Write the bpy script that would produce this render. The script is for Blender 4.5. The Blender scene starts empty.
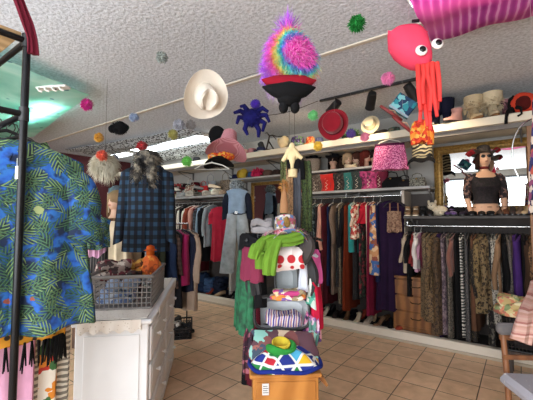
import bpy, math, random
from mathutils import Vector, Matrix
random.seed(7)
R = math.radians
PI = math.pi
C = bpy.context.scene.collection

# ---------------------------------------------------------------- camera and the frame of the shop
F = 345.0
PITCH = math.atan(20/F)
EYE = 1.5
CAM = Vector((0, 0, EYE))
WA = R(36.5)                                   # the rail wall runs across the view at this angle
U = Vector((math.cos(WA), -math.sin(WA), 0))   # along the wall, to the right
V = Vector((math.sin(WA), math.cos(WA), 0))    # into the wall
WROT = -WA
CEIL = 3.0

def wf(s, v, z): return U*s + V*v + Vector((0, 0, z))
def ray(px, py):
    x = (px-266.5)/F; y = (200-py)/F
    c, s = math.cos(PITCH), math.sin(PITCH)
    return Vector((x, c-y*s, s+y*c))
def aty(px, py, d):
    r = ray(px, py); return CAM + r*(d/r.y)
def atv(px, py, v):
    r = ray(px, py); return CAM + r*(v/r.dot(V))
def atz(px, py, z):
    r = ray(px, py); return CAM + r*((z-EYE)/r.z)
def s_of(px, v): return atv(px, 220, v).dot(U)

# ---------------------------------------------------------------- tagging
def tag(o, label=None, cat=None, group=None, kind=None):
    if label: o['label'] = label
    if cat: o['category'] = cat
    if group: o['group'] = group
    if kind: o['kind'] = kind
    return o
def thing(name, label, cat, loc=(0, 0, 0), rotz=0, group=None, rot=None):
    o = bpy.data.objects.new(name, None); C.objects.link(o)
    o.empty_display_size = .05
    o.location = loc
    o.rotation_euler = rot if rot else (0, 0, rotz)
    return tag(o, label, cat, group)

# ---------------------------------------------------------------- mesh builder
class MB:
    def __init__(s): s.v = []; s.f = []; s.M = Matrix.Identity(4)
    def at(s, loc=(0, 0, 0), rot=(0, 0, 0), sc=(1, 1, 1)):
        from mathutils import Euler
        s.M = Matrix.LocRotScale(Vector(loc), Euler(rot), Vector(sc)); return s
    def add(s, vs, fs):
        n = len(s.v)
        s.v += [s.M @ Vector(p) for p in vs]
        s.f += [[i+n for i in f] for f in fs]
        return s
    def box(s, x0, x1, y0, y1, z0, z1):
        return s.add([(x0,y0,z0),(x1,y0,z0),(x1,y1,z0),(x0,y1,z0),(x0,y0,z1),(x1,y0,z1),(x1,y1,z1),(x0,y1,z1)],
                     [(0,3,2,1),(4,5,6,7),(0,1,5,4),(1,2,6,5),(2,3,7,6),(3,0,4,7)])
    def bbox(s, x0, x1, y0, y1, z0, z1, b=.008):
        # a box with chamfered edges
        vs, idx = [], {}
        for ix, X in enumerate(((x0, 1), (x1, -1))):
            for iy, Y in enumerate(((y0, 1), (y1, -1))):
                for iz, Z in enumerate(((z0, 1), (z1, -1))):
                    for a in range(3):
                        p = [X[0]+X[1]*b, Y[0]+Y[1]*b, Z[0]+Z[1]*b]
                        p[a] = (X, Y, Z)[a][0]
                        idx[(ix, iy, iz, a)] = len(vs); vs.append(p)
        fs = []
        for a in range(3):
            for sd in range(2):
                q = []
                for (i, j) in ((0, 0), (1, 0), (1, 1), (0, 1)):
                    k = [0, 0, 0]; k[a] = sd; k[(a+1) % 3] = i; k[(a+2) % 3] = j
                    q.append(idx[(*k, a)])
                fs.append(q if sd else q[::-1])
        for a in range(3):
            b1, c1 = (a+1) % 3, (a+2) % 3
            for i in range(2):
                for j in range(2):
                    k0 = [0, 0, 0]; k0[b1] = i; k0[c1] = j; k1 = list(k0); k1[a] = 1
                    fs.append([idx[(*k0, b1)], idx[(*k1, b1)], idx[(*k1, c1)], idx[(*k0, c1)]])
        for i in range(2):
            for j in range(2):
                for k in range(2):
                    fs.append([idx[(i, j, k, 0)], idx[(i, j, k, 1)], idx[(i, j, k, 2)]])
        return s.add(vs, fs)
    def loft(s, rings, closed=True, cap0=True, cap1=True):
        n = len(rings[0]); vs = [p for r in rings for p in r]; fs = []
        for i in range(len(rings)-1):
            for j in range(n if closed else n-1):
                k = (j+1) % n
                fs.append((i*n+j, i*n+k, (i+1)*n+k, (i+1)*n+j))
        if closed and cap0: fs.append(tuple(range(n))[::-1])
        if closed and cap1: fs.append(tuple((len(rings)-1)*n+j for j in range(n)))
        return s.add(vs, fs)
    def lathe(s, prof, n=24, sx=1, sy=1, fn=None, cap=True):
        rings = []
        for (r, z) in prof:
            ring = []
            for j in range(n):
                a = 2*PI*j/n
                p = Vector((r*sx*math.cos(a), r*sy*math.sin(a), z))
                if fn: p = Vector(fn(p, a))
                ring.append(p)
            rings.append(ring)
        return s.loft(rings, True, cap, cap)
    def tube(s, pts, r=.01, n=8, flat=1.0, cap=True):
        pts = [Vector(p) for p in pts]
        rs = r if isinstance(r, (list, tuple)) else [r]*len(pts)
        rings = []; up = None
        for i, p in enumerate(pts):
            d = (pts[min(i+1, len(pts)-1)] - pts[max(i-1, 0)])
            if d.length < 1e-9: d = Vector((0, 0, 1))
            d.normalize()
            if up is None:
                up = Vector((0, 0, 1)) if abs(d.z) < .9 else Vector((0, 1, 0))
            a = d.cross(up)
            if a.length < 1e-4: a = d.cross(Vector((1, 0, 0)))
            a.normalize(); b = a.cross(d).normalized(); up = b
            rings.append([p + a*(rs[i]*math.cos(2*PI*j/n)) + b*(rs[i]*flat*math.sin(2*PI*j/n)) for j in range(n)])
        return s.loft(rings, True, cap, cap)
    def ball(s, c, r, n=14, m=9, noise=0, k=3, seed=0):
        c = Vector(c); rx, ry, rz = r if isinstance(r, (list, tuple)) else (r, r, r)
        rings = []
        for i in range(m+1):
            t = PI*i/m; ring = []
            for j in range(n):
                a = 2*PI*j/n
                d = Vector((math.sin(t)*math.cos(a), math.sin(t)*math.sin(a), math.cos(t)))
                q = 1+noise*(math.sin(k*d.x*3+seed)+math.sin(k*d.y*3+seed*2.1)+math.sin(k*d.z*3+seed*.7))/2
                ring.append(c+Vector((d.x*rx*q, d.y*ry*q, d.z*rz*q)))
            rings.append(ring)
        return s.loft(rings)
    def fur(s, c, r, n, ln, w=.003, droop=0, seed=0, hemi=None, swirl=.35):
        rnd = random.Random(seed); c = Vector(c)
        rx, ry, rz = r if isinstance(r, (list, tuple)) else (r, r, r)
        for i in range(n):
            z = rnd.uniform(-1, 1); a = rnd.uniform(0, 2*PI); q = math.sqrt(1-z*z)
            d = Vector((q*math.cos(a), q*math.sin(a), z))
            if hemi is not None and d.z < hemi: continue
            b = c+Vector((d.x*rx, d.y*ry, d.z*rz))*.92
            e = (d+Vector((rnd.uniform(-1, 1), rnd.uniform(-1, 1), rnd.uniform(-1, 1)))*swirl).normalized()
            L = ln*rnd.uniform(.5, 1.2)
            t1 = b+e*L*.6+Vector((0, 0, -droop*L*.3)); t2 = b+e*L+Vector((0, 0, -droop*L))
            sd = e.cross(Vector((0, 0, 1)))
            if sd.length < .1: sd = Vector((1, 0, 0))
            sd.normalize(); s2 = e.cross(sd)
            v = [b+sd*w, b-sd*w*.5+s2*w*.8, b-sd*w*.5-s2*w*.8, t1+sd*w*.7, t1-sd*w*.35+s2*w*.6, t1-sd*w*.35-s2*w*.6, t2]
            s.add(v, [(0,1,4,3),(1,2,5,4),(2,0,3,5),(3,4,6),(4,5,6),(5,3,6)])
        return s
    def sheet(s, fn, nu=12, nv=12, th=.004):
        # a cloth sheet: fn(u,v) -> point, given real thickness
        P = [[Vector(fn(i/nu, j/nv)) for j in range(nv+1)] for i in range(nu+1)]
        top, bot = [], []
        for i in range(nu+1):
            for j in range(nv+1):
                du = P[min(i+1, nu)][j]-P[max(i-1, 0)][j]; dv = P[i][min(j+1, nv)]-P[i][max(j-1, 0)]
                nn = du.cross(dv)
                nn = nn.normalized() if nn.length > 1e-9 else Vector((0, 0, 1))
                top.append(P[i][j]+nn*th/2); bot.append(P[i][j]-nn*th/2)
        N = len(top); W = nv+1; fs = []
        for i in range(nu):
            for j in range(nv):
                a, b, c, d = i*W+j, (i+1)*W+j, (i+1)*W+j+1, i*W+j+1
                fs.append((a, b, c, d)); fs.append((N+d, N+c, N+b, N+a))
        for i in range(nu):
            fs.append((i*W, N+i*W, N+(i+1)*W, (i+1)*W)); fs.append(((i+1)*W+nv, N+(i+1)*W+nv, N+i*W+nv, i*W+nv))
        for j in range(nv):
            fs.append((j+1, N+j+1, N+j, j)); fs.append((nu*W+j, N+nu*W+j, N+nu*W+j+1, nu*W+j+1))
        return s.add(top+bot, fs)
    def build(s, name, mat, parent=None, smooth=True, bevel=0, **kw):
        me = bpy.data.meshes.new(name)
        me.from_pydata([tuple(p) for p in s.v], [], [tuple(f) for f in s.f])
        me.validate(); me.update()
        o = bpy.data.objects.new(name, me); C.objects.link(o)
        me.materials.append(mat)
        if smooth:
            me.polygons.foreach_set('use_smooth', [True]*len(me.polygons))
            try: me.set_sharp_from_angle(angle=R(38))
            except Exception: pass
        if parent: o.parent = parent
        if bevel:
            m = o.modifiers.new('b', 'BEVEL'); m.width = bevel; m.segments = 2; m.limit_method = 'ANGLE'
        if kw.get('label'): o['label'] = kw['label']
        return o
def single(mb, name, mat, label, cat, loc=(0, 0, 0), rotz=0, group=None, rot=None, **kw):
    o = mb.build(name, mat, **kw); o.location = loc; o.rotation_euler = rot if rot else (0, 0, rotz)
    return tag(o, label, cat, group)
def copy_tree(o, parent=None):
    c = o.copy(); C.objects.link(c)
    if parent: c.parent = parent
    for ch in list(o.children): copy_tree(ch, c)
    return c

# ---------------------------------------------------------------- materials
def lin(h):
    h = h.lstrip('#'); o = []
    for i in (0, 2, 4):
        c = int(h[i:i+2], 16)/255
        o.append(c/12.92 if c <= .04045 else ((c+.055)/1.055)**2.4)
    return (*o, 1)
class NT:
    def __init__(s, name, rough=.8, **kw):
        s.m = bpy.data.materials.new(name); s.m.use_nodes = True
        s.t = s.m.node_tree; s.b = s.t.nodes['Principled BSDF']
        s.b.inputs['Roughness'].default_value = rough
        for k, v in kw.items():
            s.b.inputs[k.replace('_', ' ')].default_value = v
    def n(s, typ, **kw):
        x = s.t.nodes.new('ShaderNode'+typ)
        for k, v in kw.items():
            if k.startswith('i_'):
                k = k[2:].replace('_', ' ')
                x.inputs[int(k) if k.isdigit() else k].default_value = v
            else: setattr(x, k, v)
        return x
    def l(s, a, b): s.t.links.new(a, b)
    def ramp(s, fac, stops, const=False):
        r = s.n('ValToRGB'); e = r.color_ramp.elements
        if const: r.color_ramp.interpolation = 'CONSTANT'
        while len(e) < len(stops): e.new(.5)
        for i, (p, c) in enumerate(stops): e[i].position = p; e[i].color = lin(c) if isinstance(c, str) else c
        s.l(fac, r.inputs[0]); return r.outputs[0]
    def co(s, sc=(1, 1, 1), rot=(0, 0, 0), loc=(0, 0, 0)):
        tc = s.n('TexCoord'); mp = s.n('Mapping')
        mp.inputs['Scale'].default_value = sc; mp.inputs['Rotation'].default_value = rot; mp.inputs['Location'].default_value = loc
        s.l(tc.outputs['Object'], mp.inputs[0]); return mp.outputs[0]
    def mix(s, f, a, b, mode='MIX'):
        m = s.n('Mix', data_type='RGBA', blend_type=mode)
        for v, k in ((f, 0), (a, 6), (b, 7)):
            if hasattr(v, 'is_linked') or hasattr(v, 'links'): s.l(v, m.inputs[k])
            elif isinstance(v, str): m.inputs[k].default_value = lin(v)
            else: m.inputs[k].default_value = v
        return m.outputs[2]
    def noise(s, vec, scale, detail=2, dist=0):
        x = s.n('TexNoise'); x.inputs['Scale'].default_value = scale; x.inputs['Detail'].default_value = detail
        x.inputs['Distortion'].default_value = dist
        if vec is not None: s.l(vec, x.inputs['Vector'])
        return x.outputs[0]
    def vor(s, vec, scale, out='Distance', rnd=1, feature='F1'):
        x = s.n('TexVoronoi', feature=feature); x.inputs['Scale'].default_value = scale; x.inputs['Randomness'].default_value = rnd
        s.l(vec, x.inputs['Vector']); return x.outputs[out]
    def bump(s, h, st=.3, d=.01):
        b = s.n('Bump'); b.inputs['Strength'].default_value = st; b.inputs['Distance'].default_value = d
        s.l(h, b.inputs['Height']); s.l(b.outputs[0], s.b.inputs['Normal'])
    def col(s, c): s.l(c, s.b.inputs['Base Color']); return s
cache = {}
def memo(fn):
    def w(*a, **k):
        key = (fn.__name__, a, tuple(sorted(k.items())))
        if key not in cache: cache[key] = fn(*a, **k)
        return cache[key]
    return w
@memo
def plain(c, rough=.85, metal=0, var=.12, sheen=0.0, scale=6):
    t = NT('plain_'+c.strip('#'), rough); v = t.co()
    n = t.noise(v, scale, 3)
    a = t.ramp(n, [(.3, tuple(x*(1-var) for x in lin(c)[:3])+(1,)), (.7, tuple(min(1, x*(1+var)) for x in lin(c)[:3])+(1,))])
    t.col(a); t.b.inputs['Metallic'].default_value = metal
    if sheen: t.b.inputs['Sheen Weight'].default_value = sheen
    return t.m
@memo
def cloth(c, var=.15, weave=400, rough=.95, sheen=.0):
    if sum(lin(c)[:3]) < .25: sheen = 0
    t = NT('cloth_'+c.strip('#'), rough); v = t.co()
    n = t.noise(v, 9, 4)
    a = t.ramp(n, [(.3, tuple(x*(1-var) for x in lin(c)[:3])+(1,)), (.7, tuple(min(1, x*(1+var)) for x in lin(c)[:3])+(1,))])
    t.col(a); t.b.inputs['Sheen Weight'].default_value = sheen*.4; t.b.inputs['Specular IOR Level'].default_value = .2
    t.bump(t.noise(v, weave, 1), .35, .002)
    return t.m
@memo
def leopard(base='#a88a62', spot='#1d1713', mid='#6e4f2e', scale=22):
    scale *= 1.9
    t = NT('leopard', .85); v = t.co(sc=(1, 1, .8))
    nz = t.n('TexNoise'); nz.inputs['Scale'].default_value = scale*1.3
    t.l(v, nz.inputs['Vector'])
    w = t.n('VectorMath', operation='MULTIPLY_ADD'); t.l(nz.outputs[1], w.inputs[0]); w.inputs[1].default_value = (.05, .05, .05); t.l(v, w.inputs[2])
    d = t.vor(w.outputs[0], scale)
    c = t.ramp(d, [(0, mid), (.2, mid), (.24, spot), (.42, spot), (.48, base), (1, base)])
    t.col(c); return t.m
@memo
def floral(cols, scale=24, bg=None, th=.45, stretch=1.0):
    t = NT('floral', .85); v = t.co(sc=(1, 1, stretch))
    nz = t.n('TexNoise'); nz.inputs['Scale'].default_value = scale
    t.l(v, nz.inputs['Vector'])
    w = t.n('VectorMath', operation='MULTIPLY_ADD'); t.l(nz.outputs[1], w.inputs[0]); w.inputs[1].default_value = (1.2/scale,)*3; t.l(v, w.inputs[2])
    x = t.n('TexVoronoi'); x.inputs['Scale'].default_value = scale; t.l(w.outputs[0], x.inputs['Vector'])
    n = len(cols)
    sp = t.n('SeparateColor'); t.l(x.outputs['Color'], sp.inputs[0])
    c = t.ramp(sp.outputs[0], [(i/n, k) for i, k in enumerate(cols)], True)
    if bg:
        m = t.ramp(x.outputs['Distance'], [(0, '#000000'), (th-.04, '#000000'), (th, '#ffffff')])
        c = t.mix(m, c, bg)
    t.col(c); return t.m
@memo
def stripes(cols, scale=12, axis='X', dist=0.0, rot=(0, 0, 0), rough=.85):
    t = NT('stripes', rough); v = t.co(rot=rot)
    w = t.n('TexWave', wave_profile='SAW', bands_direction=axis); w.inputs['Scale'].default_value = scale
    w.inputs['Distortion'].default_value = dist; w.inputs['Detail'].default_value = 1.5
    t.l(v, w.inputs[0]); n = len(cols)
    t.col(t.ramp(w.outputs[1], [(i/n, k) for i, k in enumerate(cols)], True)); return t.m
@memo
def plaid(c1, c2, c3, scale=5):
    t = NT('plaid', .9); v = t.co()
    def wv(ax):
        w = t.n('TexWave', bands_direction=ax); w.inputs['Scale'].default_value = scale; t.l(v, w.inputs[0])
        return w.outputs[1]
    a = t.ramp(wv('X'), [(.35, c1), (.6, c2)]); b = t.ramp(wv('Z'), [(.45, '#ffffff'), (.55, c3)])
    c = t.mix(.8, a, b, 'MULTIPLY'); t.col(c); t.bump(t.noise(v, 300), .3, .002); return t.m
@memo
def zebra(c1, c2, scale=10, dist=7.0, axis='Z'):
    t = NT('zebra', .7); v = t.co()
    w = t.n('TexWave', bands_direction=axis); w.inputs['Scale'].default_value = scale; w.inputs['Distortion'].default_value = dist
    w.inputs['Detail'].default_value = 2; t.l(v, w.inputs[0])
    t.col(t.ramp(w.outputs[1], [(.4, c1), (.55, c2)])); return t.m
@memo
def palm(scale=9.0, blue='#1f62c8', g1='#1d4a38', g2='#6f9a5a', loc=(0, 0, 0)):
    # fronds: each cell carries one palm leaf turned its own way, in overlapping layers over blue
    t = NT('palm_print', .8); v0 = t.co(loc=loc)
    nz = t.n('TexNoise'); nz.inputs['Scale'].default_value = 11; t.l(v0, nz.inputs['Vector'])
    wv = t.n('VectorMath', operation='MULTIPLY_ADD'); t.l(nz.outputs[1], wv.inputs[0]); wv.inputs[1].default_value = (.012, .012, .012); t.l(v0, wv.inputs[2])
    fl0 = t.n('VectorMath', operation='MULTIPLY'); t.l(wv.outputs[0], fl0.inputs[0]); fl0.inputs[1].default_value = (1, .15, 1)
    v = fl0.outputs[0]
    def M(op, a, b=None):
        m = t.n('Math', operation=op)
        for k, q in ((0, a), (1, b)):
            if q is None: continue
            if isinstance(q, (int, float)): m.inputs[k].default_value = q
            else: t.l(q, m.inputs[k])
        return m.outputs[0]
    c = t.ramp(t.noise(v, 13, 3), [(.38, '#0c2244'), (.47, blue), (.54, '#2768b4'), (.62, '#0e2c58')])
    for k, (sc, dk, lt) in enumerate(((scale*1.15, '#10302a', '#2b5846'), (scale, '#0d2218', '#728f5a'), (scale*1.3, '#091d18', '#44694a'))):
        of = t.n('VectorMath', operation='ADD'); t.l(v, of.inputs[0]); of.inputs[1].default_value = (1.37*k, 0, 2.11*k)
        x = t.n('TexVoronoi'); x.inputs['Scale'].default_value = sc; t.l(of.outputs[0], x.inputs['Vector'])
        d = t.n('VectorMath', operation='SUBTRACT'); t.l(of.outputs[0], d.inputs[0]); t.l(x.outputs['Position'], d.inputs[1])
        s1 = t.n('SeparateColor'); t.l(x.outputs['Color'], s1.inputs[0])
        r = t.n('VectorRotate', rotation_type='Y_AXIS'); t.l(d.outputs[0], r.inputs['Vector']); t.l(M('MULTIPLY', s1.outputs[0], 6.28), r.inputs['Angle'])
        q = t.n('SeparateXYZ'); t.l(r.outputs[0], q.inputs[0])
        ax = M('ABSOLUTE', M('ADD', q.outputs[0], M('MULTIPLY', M('MULTIPLY', q.outputs[2], q.outputs[2]), 3.0)))
        ph = M('SINE', M('MULTIPLY', M('SUBTRACT', q.outputs[2], M('MULTIPLY', ax, 1.7)), 290.0))
        stem = M('LESS_THAN', ax, .0022)
        leaf = M('MAXIMUM', M('GREATER_THAN', ph, -.05), stem)
        half = M('MULTIPLY', M('SUBTRACT', 1.0, M('MULTIPLY', M('POWER', M('ABSOLUTE', M('MULTIPLY', q.outputs[2], sc*1.15)), 2.0), 1.0)),   .25/sc)
        inside = M('LESS_THAN', ax, half)
        col = t.mix(M('GREATER_THAN', ph, .35), dk, lt)
        c = t.mix(M('MULTIPLY', inside, M('ADD', M('MULTIPLY', leaf, .6), .4)), c, col)
    y = t.n('TexVoronoi'); y.inputs['Scale'].default_value = scale*1.5; t.l(v, y.inputs['Vector'])
    d = t.n('SeparateColor'); t.l(y.outputs['Color'], d.inputs[0])
    fl = t.ramp(d.outputs[1], [(0, '#8a4a3a'), (.3, '#a89878'), (.6, '#7c4044'), (.8, '#8f9a66')], True)
    c = t.mix(M('MULTIPLY', M('GREATER_THAN', d.outputs[0], .84), M('LESS_THAN', y.outputs['Distance'], M('ADD', .08, M('MULTIPLY', t.noise(v, 60, 2), .22)))), c, fl)
    t.col(c); return t.m
@memo
def wood(c1, c2, scale=4, rough=.5, axis='X'):
    t = NT('wood', rough); v = t.co()
    w = t.n('TexWave', bands_direction=axis); w.inputs['Scale'].default_value = scale; w.inputs['Distortion'].default_value = 5
    w.inputs['Detail'].default_value = 3; w.inputs['Detail Scale'].default_value = 1.2; t.l(v, w.inputs[0])
    t.col(t.ramp(w.outputs[1], [(.1, c1), (.9, c2)])); return t.m
@memo
def emit(c, st):
    t = NT('lamp_glow', .5); t.b.inputs['Base Color'].default_value = lin(c)
    t.b.inputs['Emission Color'].default_value = lin(c); t.b.inputs['Emission Strength'].default_value = st
    return t.m
M_WHITE = plain('#e6e3dd', .45, var=.03)
M_BLACK = plain('#151517', .4)
M_BLKMET = plain('#1a1a1c', .35, .6)
M_CHROME = plain('#c9c9c6', .25, 1.0)
M_STR = plain('#3a3633', .8)
M_NYL = plain('#a8a49e', .3)
M_SKIN = plain('#c79f86', .5, var=.04)
M_GOLD = plain('#8f6f38', .42, .45, var=.4, scale=40)
# ================================================================ builders of goods
def hanger(loc, rotz, col='#1a1a1a', label='clothes hanger', group=None, w=.40, name='clothes_hanger'):
    m = MB()
    m.tube([(0.012, 0, -.035), (0.02, 0, -.012), (0.012, 0, .01), (-.008, 0, .013), (-.02, 0, -.002)][::-1] + [(0, 0, -.055), (0, 0, -.075)], .0025, 6)
    m.tube([(-w/2, 0, -.15), (-w*.3, 0, -.105), (0, 0, -.075), (w*.3, 0, -.105), (w/2, 0, -.15)], [.005, .007, .008, .007, .005], 8)
    m.tube([(-w/2, 0, -.15), (0, 0, -.155), (w/2, 0, -.15)], .003, 6)
    return single(m, name, plain(col, .4), label, 'hanger', loc, rotz, group)

def body_loft(L, w, hem=None, th=.05, neck=.075, slope=.38, waist=None, seed=0, folds=7, fa=.18, top=-.085, dip=.05, n=36, m=16, strap=False):
    rnd = random.Random(seed); ph = [rnd.uniform(0, 6.28) for _ in range(4)]
    hem = hem or w; waist = waist or (w+hem)/2*.92
    rings = []
    prof = []
    for i in range(4):
        t = i/3; prof.append((neck+(w/2-neck)*t, 0.0, .4+.6*t))
    for i in range(1, m+1):
        t = i/m
        a = w/2*(1-t)**1 * (1 if t < .5 else 1) + 0
        if t < .4: a = w/2+(waist/2-w/2)*(t/.4)
        else: a = waist/2+(hem/2-waist/2)*((t-.4)/.6)
        prof.append((a, t, 1.0))
    for (a, t, q) in prof:
        ring = []; fold = fa*min(1, t*1.6)
        for j in range(n):
            p = 2*PI*j/n; cx, sy = math.cos(p), math.sin(p)
            x = a*math.copysign(abs(cx)**.75, cx)
            y = th/2*q*(1+t*.5)*math.copysign(abs(sy)**.8, sy)
            y += th*fold*math.sin(folds*x/w*3+ph[0]+(1 if sy > 0 else 0))*(1 if abs(cx) < .97 else .3)
            x *= 1+.035*t*math.sin(5*t+ph[1])
            z = top-L*t
            sl = max(0, 1-t*3)
            z -= slope*max(0, abs(x)-neck*.6)*sl
            if a <= neck*1.3 and sy < 0: z -= dip*abs(sy)*(1-abs(cx)*.4)
            if t > .95: z += .012*math.sin(4*x/w*3+ph[2])
            ring.append((x, y, z))
        rings.append(ring)
    return MB().loft(rings)
def sleeve_loft(side, L, w, r=.055, th=.6, top=-.085, slope=.38, neck=.075, out=.05, seed=0, cuff=.7):
    z0 = top-slope*(w/2-neck*.6)
    rnd = random.Random(seed+side); k = rnd.uniform(-.02, .02)
    pts, rs = [], []
    for i in range(9):
        t = i/8
        pts.append((side*(w/2-.035+out*(t**.6)*min(1, L/.35)), k*t*2+.012*math.sin(6*t+seed), z0-.02-L*t*.97))
        rs.append(r*(1-(1-cuff)*t)*(1+.06*math.sin(t*14+seed)) * (.75 if i == 0 else 1))
    return MB().tube(pts, rs, 12, 1.0).v, pts, rs
def sleeve(side, L, w, **kw):
    _, pts, rs = sleeve_loft(side, L, w, **kw)
    m = MB(); rings = []
    for p, r in zip(pts, rs):
        rings.append([(p[0]+r*math.cos(2*PI*j/12), p[1]+r*.55*math.sin(2*PI*j/12), p[2]+.35*r*side*math.cos(2*PI*j/12)*-1) for j in range(12)])
    return m.loft(rings)

def garment(kind, name, mat, label, cat, loc, rotz=0, L=.8, w=.42, hem=None, th=.05, sl=None, trim=None, group=None, seed=0, top=-.085, waist=None, folds=7, fa=.18, rot=None):
    t = thing(name, label, cat, loc, rotz, group, rot)
    tr = trim or mat
    if kind == 'pants':
        MB().bbox(-w*.42, w*.42, -.02, .02, -.13, -.09, .01).build('waistband', tr, t)
        for sd in (-1, 1):
            rings = []
            for i in range(12):
                q = i/11; cx = sd*(w*.2+.02*q); a = w*.22*(1-.25*q)+(hem or 0)*q*.3; ring = []
                for j in range(16):
                    p = 2*PI*j/16
                    ring.append((cx+a*math.cos(p), (th*.5)*math.sin(p)*(1+.2*math.sin(q*8+seed))+.008*math.sin(9*q+sd), -.125-L*q))
                rings.append(ring)
            MB().loft(rings).build('trouser_leg', mat, t)
        return t
    if kind == 'skirt':
        n = 40; rings = []
        for i in range(12):
            q = i/11; a = w*.5+((hem or w*1.3)-w)*.5*q; ring = []
            for j in range(n):
                p = 2*PI*j/n
                y = th*.5*(1+q)*math.sin(p)+.012*q*math.sin(j*PI/2.5+seed)
                ring.append((a*math.copysign(abs(math.cos(p))**.8, math.cos(p)), y, top-.03-L*q+(.008*math.sin(j*1.3) if q > .95 else 0)))
            rings.append(ring)
        MB().loft(rings).build('skirt_body', mat, t)
        MB().lathe([(w*.5, top-.03), (w*.505, top), (w*.48, top)], 24, 1, th/w).build('waistband', tr, t)
        return t
    if kind in ('cami', 'slip'):
        top2 = top-.12
        b = body_loft(L, w, hem, th, neck=w*.36, slope=.12, waist=waist, seed=seed, folds=folds, fa=fa, top=top2, dip=.03)
        b.build('bodice', mat, t)
        for sd in (-1, 1):
            MB().tube([(sd*w*.30, -th*.3, top2-.01), (sd*w*.28, 0, top-.02), (sd*w*.30, th*.3, top2-.01)], .007, 6, .4).build('strap', tr, t)
        return t
    b = body_loft(L, w, hem, th, waist=waist, seed=seed, folds=folds, fa=fa, top=top)
    b.build({'dress': 'dress_body'}.get(kind, 'body'), mat, t)
    ns = MB().tube([(.075*math.cos(a), .02*math.sin(a)*(1), top-.004-(.045*abs(math.sin(a)) if math.sin(a) < 0 else 0)) for a in [2*PI*k/16 for k in range(17)]], .007, 6, 1, cap=False)
    ns.build('collar', tr, t)
    if sl:
        for sd in (-1, 1):
            sleeve(sd, sl, w, r=.075 if kind == 'jacket' else .06, top=top, seed=seed).build('sleeve', mat, t)
    return t

def face_on(head_mb_root, z, r, skin):
    pass
def head_mesh(skin='#c79f86', s=1.0):
    # an egg-shaped display head with brow, nose, lips, chin and neck
    m = MB(); prof = [(.085, 0), (.062, .03), (.055, .07), (.056, .095), (.062, .105), (.074, .125), (.081, .16), (.083, .20), (.08, .235), (.065, .27), (.035, .295), (.004, .303)]
    def fn(p, a):
        z = p.z; f = max(0, -math.sin(a))
        y = p.y*1.15
        if .10 <= z <= .16: y -= .014*f**3
        if z > .105: y += .0
        d = abs(a-1.5*PI)
        if d < .3:
            if .165 <= z <= .205: y -= .018*(1-d/.3)
            if z == .16: y -= .024*(1-d/.3)
        elif d < .75 and z == .20: y += .008
        return (p.x*.93, y+.004, z)
    m.lathe([(r*s, z*s) for r, z in prof], 28, fn=(lambda p, a: tuple(q*s for q in fn(p/s, a))))
    for sd in (-1, 1): m.ball((sd*.078*s, .005*s, .18*s), (.012*s, .02*s, .032*s), 8, 6)
    return m
def head_parts(t, skin='#c79f86', s=1.0, lips='#9c3a3c', lash='#241a16'):
    head_mesh(skin, s).build('head', plain(skin, .5, var=.04), t)
    e = MB()
    for sd in (-1, 1):
        e.ball((sd*.031*s, -.083*s, .195*s), (.014*s, .006*s, .006*s), 10, 6)
    e.build('eye', plain(lash, .4), t)
    MB().ball((0, -.1*s, .142*s), (.02*s, .006*s, .006*s), 10, 6).build('lips', plain(lips, .4), t)
def wig_mb(length=.2, s=1.0, n=900, seed=1, curl=.0, part=True):
    m = MB(); rnd = random.Random(seed)
    m.ball((0, .01*s, .215*s), (.098*s, .115*s, .105*s), 20, 12, .03, 3, seed)
    for i in range(n//4):
        a = rnd.uniform(-.35*PI, 1.35*PI)          # face is at -y, left open
        if -.75 < math.sin(a)*-1-.0 and math.sin(a) < -.45: continue
        z0 = rnd.uniform(.2, .28)*s; r0 = .095*s
        pts = []; rs = []
        for k in range(6):
            t = k/5; rr = r0*(1+.12*t+rnd.uniform(-.02, .02))
            aa = a+curl*math.sin(t*9+i)*.2
            pts.append((rr*math.cos(aa)*.95, rr*math.sin(aa)*1.12, z0-length*t*s)); rs.append(.010*s*(1-.6*t))
        m.tube(pts, rs, 5, .7)
    return m
def head_on_shelf(loc, rotz, wigcol, label, skin='#c79f86', length=.22, hat=None, seed=1, group=None, s=1.0, curl=0):
    t = thing('display_bust', label, 'mannequin head', loc, rotz, group)
    head_parts(t, skin, s)
    if wigcol: wig_mb(length, s, 600, seed, curl).build('wig', cloth(wigcol, .3, 90), t)
    return t

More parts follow.
